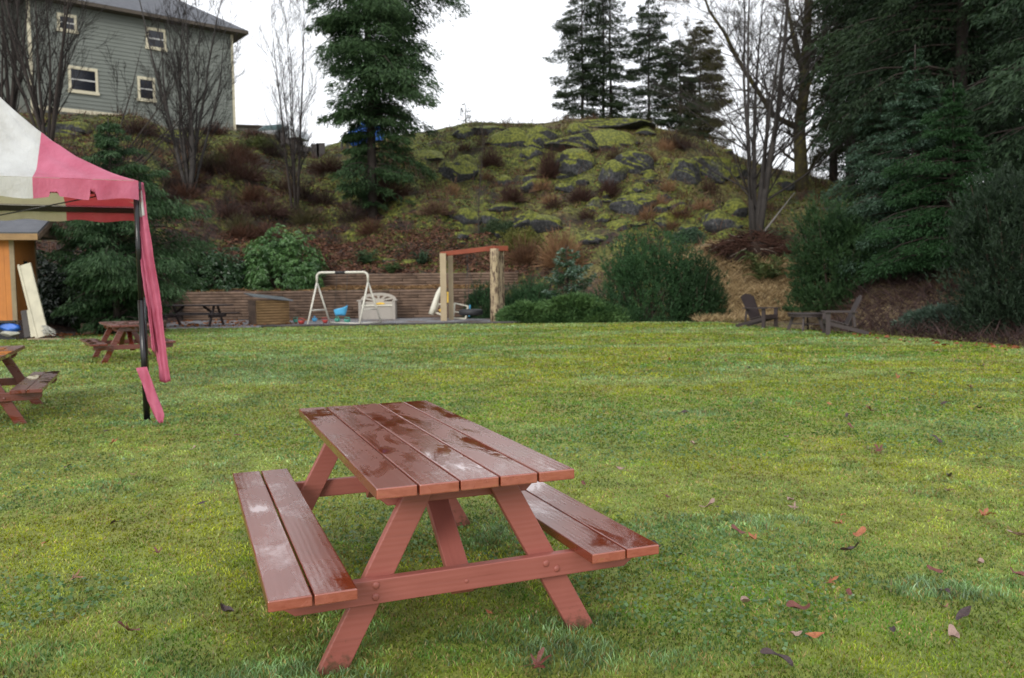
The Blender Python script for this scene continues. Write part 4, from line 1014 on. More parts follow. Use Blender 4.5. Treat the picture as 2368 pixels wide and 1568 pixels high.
# ---- tall dark conifers making the wall of woods on the right
K1 = ((.007, .018, .009), (.032, .058, .025)); K2 = ((.008, .023, .011), (.04, .075, .034))
woods = [(1925, 50, 22, 2.0, 4.5, 41, .4, K1, 'thin feathery conifer at the left edge of the right-hand woods, right of the mossy maple'),
         (1965, 44, 25, 2.7, 3.0, 42, .8, ((.014, .022, .01), (.05, .055, .022)), 'tall olive tinted conifer second from the left edge of the woods'),
         (2030, 38, 26, 3.1, 5.0, 43, .9, K1, 'tall dark conifer behind the round pine on the right'),
         (2115, 33, 26, 3.4, 4.4, 44, 1.0, K2, 'tall dark conifer rising behind the young frosted spruce'),
         (2215, 30, 28, 3.5, 4.2, 45, 1.0, K1, 'tall very dark conifer right of the frosted spruce, trunk hidden by boughs'),
         (2300, 34, 27, 2.3, 5.5, 46, .6, K1, 'tall thin conifer near the right edge with bright sky gaps beside it'),
         (2490, 24, 24, 3.3, 3.8, 47, .9, K2, 'dark conifer cut off by the right edge of the frame'),
         (2090, 50, 26, 4.2, 2.0, 48, .8, K1, 'far conifer filling the gap behind the dark row, left one'),
         (2190, 47, 26, 4.2, 2.0, 49, .8, K1, 'far conifer filling the gap behind the dark row, middle one'),
         (2330, 52, 15, 3.6, 1.0, 50, .6, K1, 'far conifer at the back of the woods near the right edge'),
         (1960, 58, 13, 3.2, 1.0, 51, .7, K2, 'lower distant conifer seen between the mossy maple and the woods')]
for px, Y, H, R, hb, sd, dn, kc, lb_ in woods:
    p = at(px, 600, Y)
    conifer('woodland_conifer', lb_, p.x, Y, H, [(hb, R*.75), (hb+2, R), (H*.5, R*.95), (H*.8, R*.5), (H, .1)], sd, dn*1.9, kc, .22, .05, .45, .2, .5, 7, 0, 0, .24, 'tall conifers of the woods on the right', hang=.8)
# younger spruces in front of the woods
def atg(px, Y): p = at(px, 700, Y); return p.x, Y
sp = [(2105, 25.5, 7.0, 1.9, 61, ((.008, .026, .012), (.03, .068, .03)), (.075, .13, .09), 'young spruce with frosted bluish branch tips in front of the woods'),
      (2195, 23.5, 5.2, 1.8, 62, ((.007, .026, .008), (.026, .075, .022)), None, 'bushy dark green young hemlock beside the frosted spruce'),
      (2030, 29.5, 6.0, 1.6, 63, K2, (.08, .14, .10), 'greyish green young spruce between the round pine and the woods')]
for px, Y, H, R, sd, kc, tip, lb_ in sp:
    x, y = atg(px, Y)
    conifer('young_spruce', lb_, x, y, H, [(.3, R), (1.5, R*1.05), (H*.5, R*.75), (H*.8, R*.35), (H, .08)], sd, 4.2, kc, .11, .026, .35, .2, .24, 9, .15, math.pi, .09, 'young spruces below the woods', hang=.5, tipc=tip)
# fir sapling with pale tips among the junipers
x, y = atg(1312, 30.6)
conifer('fir_sapling', 'small pale tipped fir sapling between the juniper and the mounded pine', x, y, 2.75, [(.2, .95), (.8, 1.05), (1.6, .7), (2.3, .3), (2.75, .05)], 71, 2.2, ((.02, .055, .022), (.06, .12, .06)), .14, .03, .05, .45, .22, 7, 0, 0, .035, hang=.1, tipc=(.17, .25, .2), upturn=.1)
# weeping young fir behind the tent
x, y = atg(268, 24.6)
conifer('young_fir', 'drooping young fir behind the canopy tent with feathery boughs reaching right', x, y, 6.3, [(.4, 1.6), (1.8, 2.3), (3.2, 2.6), (4.2, 1.6), (5.4, .7), (6.3, .08)], 72, 4.0, ((.008, .026, .010), (.036, .085, .028)), .15, .026, .5, .55, .28, 8, .25, 0, .09, hang=1.0, tipc=(.06, .11, .05))
# little silhouettes on the crest
p = at(1077, 290, 56.5)
conifer('conifer_seedling', 'tiny sparse conifer seedling silhouetted on the crest right of the tall fir', p.x, 56.5, 1.7, [(.2, .55), (1.0, .4), (1.7, .05)], 73, .8, K1, .16, .03, .0, .5, .3, 5, trunk_r=.03, hang=.1)

# ---- shrubs
def bush(name, label, x, y, size, n, seed, kind='pine', cols=((.012, .035, .012), (.045, .10, .035)), group=None, z=None, lum=.22, stems=True, low=-.1, L=None, W=None, cat='shrub', k_leaf=None, fill=.45):
    global rng
    rng = np.random.default_rng(seed); z0 = hz(x, y) if z is None else z
    t = thing(name, label, cat, (x, y, z0-.05), 0, group)
    th = rng.random(n)*6.283; u = low+(1-low)*rng.random(n); ph = np.arcsin(np.clip(u, -1, 1))
    rad = np.where(rng.random(n) < fill, 1.0, .45+.55*rng.random(n)**.5)
    nv = np.stack([np.cos(ph)*np.cos(th), np.cos(ph)*np.sin(th), np.sin(ph)], 1)
    lmp = 1+lum*2*(fbm(nv[:, 0]*1.9+seed*3.1+nv[:, 2]*2.3, nv[:, 1]*1.9+seed+nv[:, 2]*1.1, seed, 3)-.5)+lum*.8*(fbm(nv[:, 0]*6+seed, nv[:, 1]*6+nv[:, 2]*5, seed+3, 2)-.5)
    if kind in ('pine', 'rhodo', 'leafy'):
        mn = min(size); nc = int(np.clip(14+22*size[0]*size[2]/mn/mn, 16, 95)); hh_ = rng.random(nc)
        a_ = rng.random(nc)*6.283; u_ = -.1+1.05*hh_; p_ = np.arcsin(np.clip(u_, -1, 1)); cd = np.stack([np.cos(p_)*np.cos(a_), np.cos(p_)*np.sin(a_), np.sin(p_)], 1); cd = cd/(np.sum(np.abs(cd)**2.8, 1, keepdims=True)**(1/2.8))
        cc_ = cd*(.52+.36*rng.random(nc))[:, None]*np.array(size); cc_[:, 2] += .06*size[2]; rc = mn*(.24+.2*rng.random(nc)); k_ = rng.integers(0, nc, n)
        ld = unit(rng.normal(size=(n, 3))); P = cc_[k_]+ld*(rc[k_]*rad**.6)[:, None]*np.array([1, 1, 1.15]); nv = unit(ld*.7+cd[k_]*.45+np.array([0, 0, .25])); P = P+nv*(rng.exponential(.05, n)*(rng.random(n) < .35)*(2.2 if kind == 'pine' else .8))[:, None]*np.array([.8, .8, 1.4]); P[:, 2] = np.maximum(P[:, 2], .05)
    else:
        P = nv*(lmp*rad)[:, None]*np.array(size); P[:, 2] = np.maximum(P[:, 2]+abs(low)*size[2]*.3, .03)
    cl = fbm(P[:, 0]*2.2+seed, P[:, 1]*2.2+P[:, 2]*2.0, seed+5, 3)
    c0 = np.array(cols[0]); c1 = np.array(cols[1])
    k = k_leaf or {'pine': 9, 'rhodo': 8, 'juniper': 5, 'twig': 1, 'leafy': 6}[kind]
    idx = np.repeat(np.arange(n), k); m = len(idx)
    f = np.clip((cl[idx]-.25)*1.5*.6+.5*rng.random(m)*.8+.1*(rad[idx]-.7), 0, 1)[:, None]; col = c0*(1-f)+c1*f
    Lv = Leaves(); O = nv[idx]
    if kind == 'pine':
        ax = unit(O*.7+np.array([0, 0, .75])+rng.normal(size=(n, 3))[idx]*.25); D = ax+rng.normal(size=(m, 3))*.42
        Pp = P[idx]-ax*(rng.random(m)*.16)[:, None]; Lv.add(Pp, D, (L or .12)*(.7+.6*rng.random(m)), W or .022, col)
    elif kind == 'rhodo':
        ax = unit(O+np.array([0, 0, .5])); D = rng.normal(size=(m, 3)); D = unit(D-ax*np.sum(D*ax, 1, keepdims=True))+ax*.15+np.array([0, 0, -.35])
        Lv.add(P[idx]+rng.normal(size=(m, 3))*.02, D, (L or .17)*(.7+.5*rng.random(m)), W or .05, col, .15)
    elif kind == 'juniper':
        ax = unit(O*np.array([1, 1, .25])+np.array([0, 0, .12])); D = ax+rng.normal(size=(m, 3))*.38
        Lv.add(P[idx], D, (L or .2)*(.6+.8*rng.random(m)), W or .04, col, .1)
    elif kind == 'leafy':
        D = rng.normal(size=(m, 3))+O*.6; Lv.add(P[idx]+rng.normal(size=(m, 3))*.05, D, (L or .08)*(.6+.8*rng.random(m)), W or .045, col)
    elif kind == 'twig':
        b0 = P[idx]*np.array([.25, .25, 0])+np.array([0, 0, .0]); e = P[idx]
        s = rng.random(m)[:, None]*.75; A = b0*(1-s)+e*s; D = (e-b0)+rng.normal(size=(m, 3))*.22*np.linalg.norm(e-b0, axis=1, keepdims=True)
        Lv.add(A, D, (L or .45)*(.5+rng.random(m)), W or .02, col, .05)
    Lv.build('foliage' if kind != 'twig' else 'twigs', MNEEDLE if kind != 'rhodo' else MRH, t)
    if stems and kind != 'twig':
        S = Segs(); rs = random.Random(seed)
        for q in range(int(14)):
            a = rs.random()*6.28; e = Vector((math.cos(a)*size[0]*.75, math.sin(a)*size[1]*.75, size[2]*rs.uniform(.3, .85))); mid = e*.45+Vector((0, 0, -.1*size[2]))
            S.add((0, 0, -.1), mid, .04, .028); S.add(mid, e, .028, .01)
        S.build('branches', MBARK, t, 5, (.06, .045, .035))
    return t
MRH = foliage('broad leaves', .35, .15, .5)
PC = ((.012, .038, .014), (.055, .125, .048))
x, y = atg(1510, 29.6); bush('mugo_pine', 'large dense mounded pine at the lawn edge in the middle right', x, y, (2.15, 1.5, 3.05), 5600, 81, 'pine', PC, lum=.24, low=-.25, L=.12, W=.024)
x, y = atg(1612, 28.9); bush('mugo_pine', 'dark spiky pine leaning right, joined to the right side of the large mounded pine', x, y, (.85, .8, 2.25), 2000, 82, 'pine', ((.01, .028, .01), (.03, .07, .025)), lum=.3, low=-.25, L=.12)
x, y = atg(1925, 25.8); bush('pine_shrub', 'tall rounded pine shrub behind the round table and right-hand chair', x, y, (1.3, 1.15, 3.45), 5200, 83, 'pine', ((.012, .034, .012), (.045, .095, .032)), lum=.24, low=-.15, L=.13)
x, y = atg(2345, 18.6); bush('pine_tree', 'dense bluish green pine at the right edge above the brush', x, y, (1.25, 1.3, 4.1), 5600, 84, 'pine', ((.008, .020, .009), (.036, .062, .036)), lum=.3, low=.0, cat='tree', L=.12)
x, y = atg(1195, 31.4); bush('pine_shrub', 'small dark green pine shrub right behind the peeling posts', x, y, (.85, .8, 1.35), 1500, 85, 'pine', PC, low=-.2)
x, y = atg(1120, 33.0); bush('pine_shrub', 'dark shrub behind the tyre swing, left of the peeling posts', x, y, (.75, .6, 1.45), 1100, 86, 'pine', PC, low=-.2)
x, y = atg(1245, 31.0); bush('pine_shrub', 'green pine shrub left of the pale fir sapling', x, y, (.8, .8, 1.55), 1400, 87, 'pine', PC, low=-.2)
JC = ((.022, .065, .022), (.13, .23, .075))
for k, (px, Y, s, sd, lb_) in enumerate([(1225, 29.0, (1.0, .9, .62), 91, 'leftmost patch of the spreading juniper beside the gravel'), (1335, 29.0, (1.35, 1.0, .95), 92, 'widest pale green spreading juniper in front of the fir sapling'), (1290, 28.5, (.9, .5, .35), 93, 'lowest bright juniper spray lying at the lawn edge'), (1400, 28.6, (1.0, .7, .5), 94, 'dark flat juniper creeping under the large mounded pine'), (2170, 20.5, (.8, .5, .42), 95, 'pale bluish juniper in the brown brush below the young hemlock')]):
    x, y = atg(px, Y); bush('spreading_juniper', lb_, x, y, s, int(1900*s[0]), sd, 'juniper', JC if sd != 95 else ((.025, .045, .032), (.11, .17, .13)), low=.0, lum=.3, stems=False, group='spreading junipers')
x, y = atg(655, 35.2); bush('rhododendron', 'big bright green rhododendron on the terrace behind the white swing frame', x, y, (1.75, 1.0, 2.55), 2600, 96, 'rhodo', ((.025, .075, .025), (.15, .29, .09)), lum=.34, low=-.1)
x, y = atg(470, 35.2); bush('rhododendron', 'dark green rhododendron mass on the terrace above the grey picnic table', x, y, (2.7, .9, 1.75), 3200, 97, 'rhodo', ((.016, .045, .018), (.055, .115, .042)), lum=.3, low=-.1)
x, y = atg(250, 25.2); bush('yew_bush', 'rounded dark green bush under the canopy between shed and pole', x, y, (.85, .7, 1.15), 1800, 98, 'pine', ((.008, .024, .006), (.026, .068, .017)), low=-.1)
x, y = atg(170, 27.5); bush('laurel_bush', 'big dark bush seen under the canopy behind the shed boards', x, y, (1.9, 1.2, 2.3), 3000, 99, 'rhodo', ((.005, .013, .005), (.016, .036, .012)), low=-.1, L=.15)
# brown bare twiggy shrubs on the slope
RB = ((.028, .014, .012), (.10, .052, .042)); TB = ((.12, .06, .03), (.34, .2, .11))
tw = [(1270, 415, .65, 2.1, RB, 'dark red brown bare bush in the middle of the mossy slope'), (1135, 385, .8, 1.4, RB, 'reddish bare bush below the boulders left of the ridge trees'), (1345, 470, .8, 1.1, RB, 'low reddish bare bush above the mounded pine'),
      (1405, 458, .6, 1.1, RB, 'small reddish bare bush left of the grey rock outcrop'), (1185, 470, .7, 1.3, RB, 'dark bare bush on the lower left of the mossy slope'), (1560, 345, 1.5, 1.4, RB, 'wide brown thicket below the ridge conifers'), (1300, 620, 1.1, 2.0, TB, 'tall tan winter grass behind the fir sapling'),
      (1215, 610, 1.0, 1.5, ((.06, .03, .02), (.2, .11, .06)), 'brown leafy thicket behind the peeling posts'), (320, 310, 1.3, 1.2, RB, 'wide brown bare bush at the foot of the house wall'), (495, 312, .9, 1.0, RB, 'brown bush under the right end of the house'), (590, 322, 1.1, .9, RB, 'low dark bush on the crest beside the car'),
      (900, 470, 1.6, 1.5, RB, 'dark bramble thicket under the tall fir'), (1010, 500, 1.3, .9, ((.05, .028, .02), (.2, .12, .08)), 'brown bramble patch on the litter covered slope right of the fir'), (560, 420, 1.8, 1.4, RB, 'dark red bramble thicket between the two left bare trees'), (760, 400, 1.5, 1.3, RB, 'dark bramble thicket left of the tall fir trunk'),
      (620, 500, 1.8, 1.0, RB, 'low dark bramble patch above the bright rhododendron'), (650, 290, .45, 1.9, ((.02, .018, .017), (.05, .042, .04)), 'dense dark twig clump on the crest in front of the car')]
for k, (px, py, r, h_, cc_, lb_) in enumerate(tw):
    p = hit(px, py); bush('bare_shrub' if cc_ is not TB else 'tall_grass', lb_, p.x, p.y, (r, r*.8, h_), int(1500*r*max(1, h_*.7)), 110+k, 'twig', cc_, low=.0, L=.45*h_*.6, W=.022)
gb = [(1205, 575, .9, .9, ((.06, .07, .015), (.2, .2, .05)), 'yellow green shrub behind the timber post frame'), (1590, 560, .8, .5, ((.02, .05, .03), (.07, .12, .07)), 'dark blue green low shrub right above the mounded pine'), (600, 345, 1.2, .6, ((.03, .04, .012), (.1, .12, .03)), 'low olive bush on the crest below the car'), (1155, 540, .9, .5, ((.02, .045, .02), (.07, .1, .045)), 'dark green low shrub left of the sapling foot')]
for k, (px, py, r, h_, cc_, lb_) in enumerate(gb):
    p = hit(px, py); bush('green_shrub', lb_, p.x, p.y, (r, r*.8, h_), int(900*r), 140+k, 'leafy', cc_, low=.0, stems=False)

# ---- ferns
def fern(label, x, y, s, seed, cols=((.03, .06, .02), (.10, .16, .05)), n=34, up=1.5):
    global rng
    rng = np.random.default_rng(seed); z0 = hz(x, y); t = thing('sword_fern', label, 'fern', (x, y, z0), 0)
    Lv = Leaves(); rs = random.Random(seed); c0 = np.array(cols[0]); c1 = np.array(cols[1])
    for q in range(n):
        a = rs.random()*6.28; L = s*rs.uniform(.7, 1.1); e = rs.uniform(.35, up+.2); k = 26
        u = np.repeat(np.linspace(.12, 1, k), 2); sd = np.tile([1, -1], k)
        P = np.stack([math.cos(a)*L*u*.85, math.sin(a)*L*u*.85, L*(e*1.5*u-e*1.1*u**2.2)], 1)
        D = np.stack([-math.sin(a)*sd+math.cos(a)*.5, math.cos(a)*sd+math.sin(a)*.5, -.1+0*u], 1)
        f = rs.random()*.6+.4*rng.random(2*k); Lv.add(P, D, .16*s*(1.05-u**1.5)+.02, .028*s+.012, c0*(1-f)[:, None]+c1*f[:, None])
    Lv.build('fronds', MNEEDLE, t); return t
for px, py, s, cc_, lb_ in ((1770, 655, 1.3, ((.03, .055, .02), (.12, .15, .05)), 'spiky fern on the dry grass bank above the left garden chair'), (850, 612, .8, ((.02, .05, .02), (.07, .12, .05)), 'green fern on the slope above the timber wall, left of two'), (975, 612, .7, ((.015, .04, .018), (.05, .09, .045)), 'darker fern on the slope right of the first one'),
                       (1850, 700, .5, ((.03, .06, .035), (.1, .15, .09)), 'small fern at the foot of the round pine'), (905, 640, .6, ((.03, .06, .02), (.09, .14, .05)), 'small fern just above the upper timber wall'), (1800, 560, .8, ((.03, .06, .03), (.1, .15, .07)), 'fern beside the heap of roots')):
    p = hit(px, py); fern(lb_, p.x, p.y, s, int(px), cc_)

# ---- bare deciduous trees
def rot(d, ang, rs):
    ax = Vector((rs.gauss(0, 1), rs.gauss(0, 1), rs.gauss(0, 1))); ax = (ax-d*ax.dot(d)).normalized()
    return (d*math.cos(ang)+ax*math.sin(ang)).normalized()
def grow(S, p, d, L, r, lvl, rs, up=.12, wig=.10, ch=(2, 4), ang=(.35, .75), kl=(.35, .6), tw=.004):
    k = 5 if lvl > 0 else 3; pts = [Vector(p)]; d = Vector(d)
    for i in range(k):
        d = rot(d, rs.gauss(0, wig), rs); d.z += up*rs.uniform(.3, 1.2)*.5; d.normalize()
        q = pts[-1]+d*L/k; r0 = r*(1-.8*i/k); r1 = r*(1-.8*(i+1)/k); S.add(pts[-1], q, max(r0, tw), max(r1, tw*.8)); pts.append(q)
        if lvl > 0 and i >= 1:
            for c in range(rs.randint(0, ch[1]-1) if lvl > 1 else rs.randint(1, 3)):
                f = rs.random(); b_ = pts[-2].lerp(q, f)
                grow(S, b_, rot(d, rs.uniform(*ang), rs), L*rs.uniform(*kl)*(1-.35*i/k), max(r0*.5, tw), lvl-1, rs, up, wig*1.2, ch, ang, kl, tw)
def bare_tree(name, label, base, stems, H, spread, r, seed, lvl=3, col=(.085, .07, .065), mat=None, group=None, ang=(.25, .55), kl=(.3, .55), off=.25, up=.12, cat='bare tree', tw=.005, trunk_paths=None, tmat=None, dirs=None, nch=(1, 2, 2, 3)):
    rs = random.Random(seed); t = thing(name, label, cat, base, 0, group)
    Tk = MB(); S = Segs()
    for q in range(stems):
        a = 6.283*q/max(1, stems)+rs.uniform(-.5, .5); sp = spread*rs.uniform(.3, 1.1)
        d = Vector((math.cos(a)*sp, math.sin(a)*sp*.8, 1)).normalized(); p = Vector((math.cos(a)*off*rs.random(), math.sin(a)*off*rs.random(), -.2)); h = H*rs.uniform(.75, 1.05); rr = r*rs.uniform(.6, 1)
        if dirs: d = Vector(dirs[q % len(dirs)]).normalized()
        pts = [p]; k = 10
        for i in range(k):
            d = rot(d, rs.gauss(0, .05), rs); d.z += .05; d.normalize(); pts.append(pts[-1]+d*h/k)
            f0 = 1-.88*i/k; 
            if i >= 1:
                for c in range(rs.choice(nch)):
                    b_ = pts[-2].lerp(pts[-1], rs.random()); grow(S, b_, rot(d, rs.uniform(*ang), rs), h*rs.uniform(*kl)*(1-.6*i/k), rr*f0*.45, lvl-1, rs, up, .1, (2, 3), (.3, .65), (.35, .55), tw)
        Tk.tube(pts, [max(rr*(1-.88*i/k), .008) for i in range(k+1)], 8)
    for path, w0, w1 in (trunk_paths or []):
        n = len(path); Tk.tube(path, [w0+(w1-w0)*i/(n-1) for i in range(n)], 10)
        for i in range(1, n):
            d = (path[i]-path[i-1]).normalized()
            for c in range(4):
                b_ = path[i-1].lerp(path[i], rs.random()); w_ = w0+(w1-w0)*i/(n-1); grow(S, b_, rot(d, rs.uniform(.5, 1.1), rs), rs.uniform(1.6, 3.4), w_*.35, 3, rs, .1, .16, (2, 4), (.4, .9), (.4, .65), tw)
    Tk.build('trunk', tmat or M_MAPLE, t); S.build('twigs', MBARK, t, 3, col)
    return t
p = hit(440, 445); bare_tree('bare_tree', 'many stemmed bare tree in front of the right half of the house', p, 10, 10.8, .26, .11, 201, 3, (.026, .022, .021), nch=(0, 1, 1, 2), tw=.006, tmat=M_MAPLE)
p = hit(682, 490); bare_tree('bare_tree', 'slender bare tree with several upright stems left of the tall fir', p, 5, 10.8, .17, .08, 202, 3, (.03, .026, .025), tmat=M_TRUNK, kl=(.2, .4), ang=(.25, .6), tw=.004)
p = hit(108, 340, 30); bare_tree('bare_tree', 'bare multi stemmed tree above the canopy tent, left of the leaning one', p, 9, 10.5, .34, .12, 203, 3, (.022, .018, .016), nch=(0, 1, 1, 2), tw=.007, kl=(.3, .5), tmat=M_TRUNK)
p = hit(20, 320, 30); bare_tree('bare_tree', 'dense bare tree at the very left edge beside the house corner', p, 9, 11, .34, .13, 204, 3, (.022, .018, .016), nch=(0, 1, 1, 2), tw=.007, kl=(.3, .5), tmat=M_TRUNK)
p = at(150, 430, 36); p.z = hz(p.x, p.y)
bare_tree('leaning_bare_tree', 'bare tree with long branches leaning right across the house wall', p, 4, 9.5, .3, .085, 205, 3, (.022, .018, .016), nch=(0, 1, 1, 2), tw=.007, tmat=M_TRUNK, dirs=[(.75, -.1, .8), (.95, .1, .75), (.55, .2, .9), (.85, 0, .62)])
p = hit(1745, 548); bare_tree('bare_tree', 'large grey multi stemmed bare tree rising from the heap of roots', p, 5, 14, .22, .16, 206, 3, (.045, .039, .037), off=.22, ang=(.45, 1.0), kl=(.3, .5), up=.07)
Ym = 46; pm = at(1855, 430, Ym); pm.z = hz(pm.x, Ym)
def LM(px, py, dy=0): return at(px, py, Ym+dy)-pm
bare_tree('mossy_maple', 'big leaning maple with moss covered trunk and limbs before the right-hand woods', pm, 0, 1, 0, .3, 207, 3, (.05, .045, .025), tmat=M_MOSSB,
          trunk_paths=[([Vector((0, 0, -.4)), LM(1852, 380), LM(1848, 300), LM(1858, 220), LM(1862, 150), LM(1867, 70), LM(1870, 0), LM(1872, -90)], .40, .16),
                       ([LM(1850, 300), LM(1822, 285, -.5), LM(1790, 268, -.8), LM(1752, 210, -1), LM(1722, 165, -1.4), LM(1700, 125, -1.6), LM(1678, 80, -2), LM(1640, 25, -2.4), LM(1625, -20, -2.4)], .17, .05),
                       ([LM(1857, 170), LM(1840, 110, .4), LM(1828, 50, .8), LM(1812, -20, 1)], .17, .08), ([LM(1855, 240), LM(1885, 160, -.5), LM(1905, 80, -.8), LM(1920, 0, -1)], .10, .04), ([LM(1800, 268, -.8), LM(1770, 250, -1.2), LM(1720, 248, -1.6), LM(1680, 265, -2)], .07, .03)])
p = hit(1107, 545); bare_tree('bare_sapling', 'thin straight bare sapling on the slope right of the tall fir', p, 1, 6.6, .02, .035, 208, 2, (.07, .06, .05), kl=(.12, .22), off=0, cat='sapling')
p = hit(1735, 592); rs = random.Random(3)
# heap of roots and branches under the grey tree
hp = thing('root_heap', 'dark red brown heap of roots and branches at the foot of the grey bare tree', 'brush heap', (p.x, p.y, p.z))
hm = lump('mound', None, None, (0, 0, .1), (1.35, .7, .6), plain('dark soil', (.035, .02, .014), .9, 0, .4, 4, .8), 21, hp, .2)
for nm, n_, cl_, rr_ in (('branches', 700, (.055, .026, .018), .022), ('pale_roots', 26, (.22, .18, .15), .022)):
    S = Segs()
    for k in range(n_):
        a = rs.random()*6.28; q = rs.random()**.6; c = Vector((math.cos(a)*1.45*q, math.sin(a)*.9*q-.1, .85*(1-q*.85)+rs.uniform(-.05, .25))); d = Vector((rs.gauss(.9*math.copysign(1, math.cos(a)), .5), rs.gauss(-.2, .4), rs.gauss(-.22, .25))).normalized(); l = rs.uniform(.3, .9)
        pp = c; r = rr_*rs.uniform(.5, 1.2)
        for i in range(3): q2 = pp+d*l/3; S.add(pp, q2, r, r*.7); r *= .7; pp = q2; d = rot(d, .3, rs)
    S.build(nm, MBARK, hp, 4, cl_)
S = Segs(); a = at(1768, 535, p.y-.2)-p; bq = at(1795, 500, p.y)-p; cq = at(1838, 445, p.y+.3)-p
S.add(a, bq, .045, .034); S.add(bq, cq, .034, .012); S.build('bleached_limb', MBARK, hp, 7, (.17, .16, .15))

# ---- boulders
m, t, b = newmat('mossy boulder'); g = t.nodes.new('ShaderNodeNewGeometry'); sx = t.nodes.new('ShaderNodeSeparateXYZ'); t.links.new(g.outputs['Normal'], sx.inputs[0])
n1 = noise(t, g.outputs['Position'], 1.4, 6, .65); n2 = noise(t, g.outputs['Position'], 7, 5, .7)
stn = ramp(t, n2, [(.34, (.010, .011, .013)), (.54, (.048, .05, .055)), (.72, (.14, .14, .14))])
ms_ = ramp(t, n2, [(.36, (.025, .03, .007)), (.52, (.13, .145, .02)), (.7, (.28, .29, .04))])
mk = ramp(t, mth(t, 'ADD', mth(t, 'MULTIPLY', sx.outputs[2], .55), mth(t, 'MULTIPLY', n1, .9)), [(.49, (0, 0, 0)), (.64, (1, 1, 1))])
t.links.new(mixc(t, mk, stn, ms_), b.inputs['Base Color']); b.inputs['Roughness'].default_value = .85; bump(t, b, n2, .9, .08); M_ROCK = m
rocks = [(1180, 318, 100, 52, 'wide dark boulder with mossy cap at the left of the rocky crest'), (1245, 322, 70, 50, 'blue grey boulder on the crest right of the wide dark one'), (1405, 330, 125, 58, 'biggest grey slab with flat bright moss top under the double trunked conifer'),
         (1330, 325, 110, 46, 'smooth moss covered boulder left of the biggest slab'), (1462, 378, 85, 55, 'angular boulder with a shadowed face right of centre'), (1340, 380, 80, 60, 'leaning grey boulder with moss along its top edge'), (1418, 395, 60, 55, 'dark wedge shaped boulder beside the angular one'),
         (1055, 395, 80, 58, 'hollowed dark mossy boulder right of the fir branches'), (1000, 360, 95, 22, 'flat grey slab jutting out beside the fir branches'), (1640, 385, 110, 70, 'broad dark boulder with green top left of the grey bare tree'), (1585, 400, 80, 55, 'mossy boulder between the angular and the broad dark one'),
         (1478, 468, 95, 50, 'rough light grey outcrop in the middle of the slope'), (1378, 472, 32, 34, 'small upright grey stone left of the rough outcrop'), (1545, 510, 70, 46, 'mossy rock with pale face on the lower right slope'), (1440, 520, 60, 40, 'low mossy rock just above the mounded pine'), (1235, 505, 85, 44, 'yellow green mossy hump on the lower left slope'),
         (1570, 470, 40, 24, 'small pale stone right of the rough outcrop'), (1655, 505, 55, 36, 'pale stones with moss left of the grey bare tree foot'), (1420, 285, 150, 24, 'long low mossy ledge right under the ridge conifers'), (1130, 300, 70, 26, 'low mossy hump at the left end of the rocky crest'), (1700, 395, 70, 45, 'dark mossy rock behind the stems of the grey bare tree'),
         (1130, 505, 50, 28, 'dark stone beside the thin sapling'), (1225, 355, 60, 34, 'moss green rock below the crest boulders'), (900, 601, 30, 13, 'flat pale stone above the upper timber wall'), (945, 605, 34, 12, 'second flat pale stone right of the first above the wall'), (1065, 560, 26, 12, 'pale stone left of the sapling foot'), (150, 300, 120, 34, 'bright mossy ledge at the foot of the left part of the house'), (400, 320, 70, 34, 'moss topped rock under the house wall'),
         (1820, 425, 60, 30, 'mossy rock at the foot of the big maple'), (1500, 420, 60, 22, 'low moss tuft covered stone under the angular boulder')]
for k, (px, py, w_, h_, lb_) in enumerate(rocks):
    p = hit(px, py+h_*.32); s = p.y/F_PX
    lump('boulder', lb_, 'boulder', (p.x, p.y+w_*s*.22, p.z+h_*s*.10), (w_*s*.62, w_*s*.5, h_*s*.72), M_ROCK, 300+k, amp=.36, fr=1.5, sub=5 if w_ > 60 else 4)

rs = random.Random(55)
for k in range(46):
    px = rs.uniform(1000, 1720); py = rs.uniform(300, 560); p = hit(px, py); s_ = rs.uniform(.25, .75)
    lump('boulder', 'small mossy stone half sunk in the right half of the slope', 'boulder', (p.x, p.y+.1, p.z+s_*.1), (s_*rs.uniform(.8, 1.5), s_, s_*rs.uniform(.5, .9)), M_ROCK, 400+k, amp=.36, fr=1.5, sub=3, group='small mossy stones on the slope')
for k in range(34):
    px = rs.uniform(380, 1010); py = rs.uniform(345, 560); p = hit(px, py); s_ = rs.uniform(.6, 1.2)
    bush('bramble_bush', 'dark leafless bramble bush on the left half of the slope', p.x, p.y, (s_, s_*.8, s_*rs.uniform(.9, 1.6)), int(900*s_), 500+k, 'twig', rs.choice((RB, ((.016, .010, .009), (.06, .035, .03)), ((.04, .02, .014), (.15, .07, .045)), ((.03, .028, .012), (.10, .09, .035)))), low=.0, L=.4, W=.02, group='bramble bushes on the slope')
for k in range(22):
    px = rs.uniform(1010, 1700); py = rs.uniform(330, 540); p = hit(px, py); s_ = rs.uniform(.35, .75)
    bush('heather_clump', 'low reddish dead clump among the moss on the right half of the slope', p.x, p.y, (s_, s_*.8, s_*rs.uniform(1., 2.)), int(700*s_), 560+k, 'twig', rs.choice((RB, TB, ((.06, .03, .02), (.2, .11, .06)))), low=.0, L=.35, W=.02, group='dead clumps on the slope')
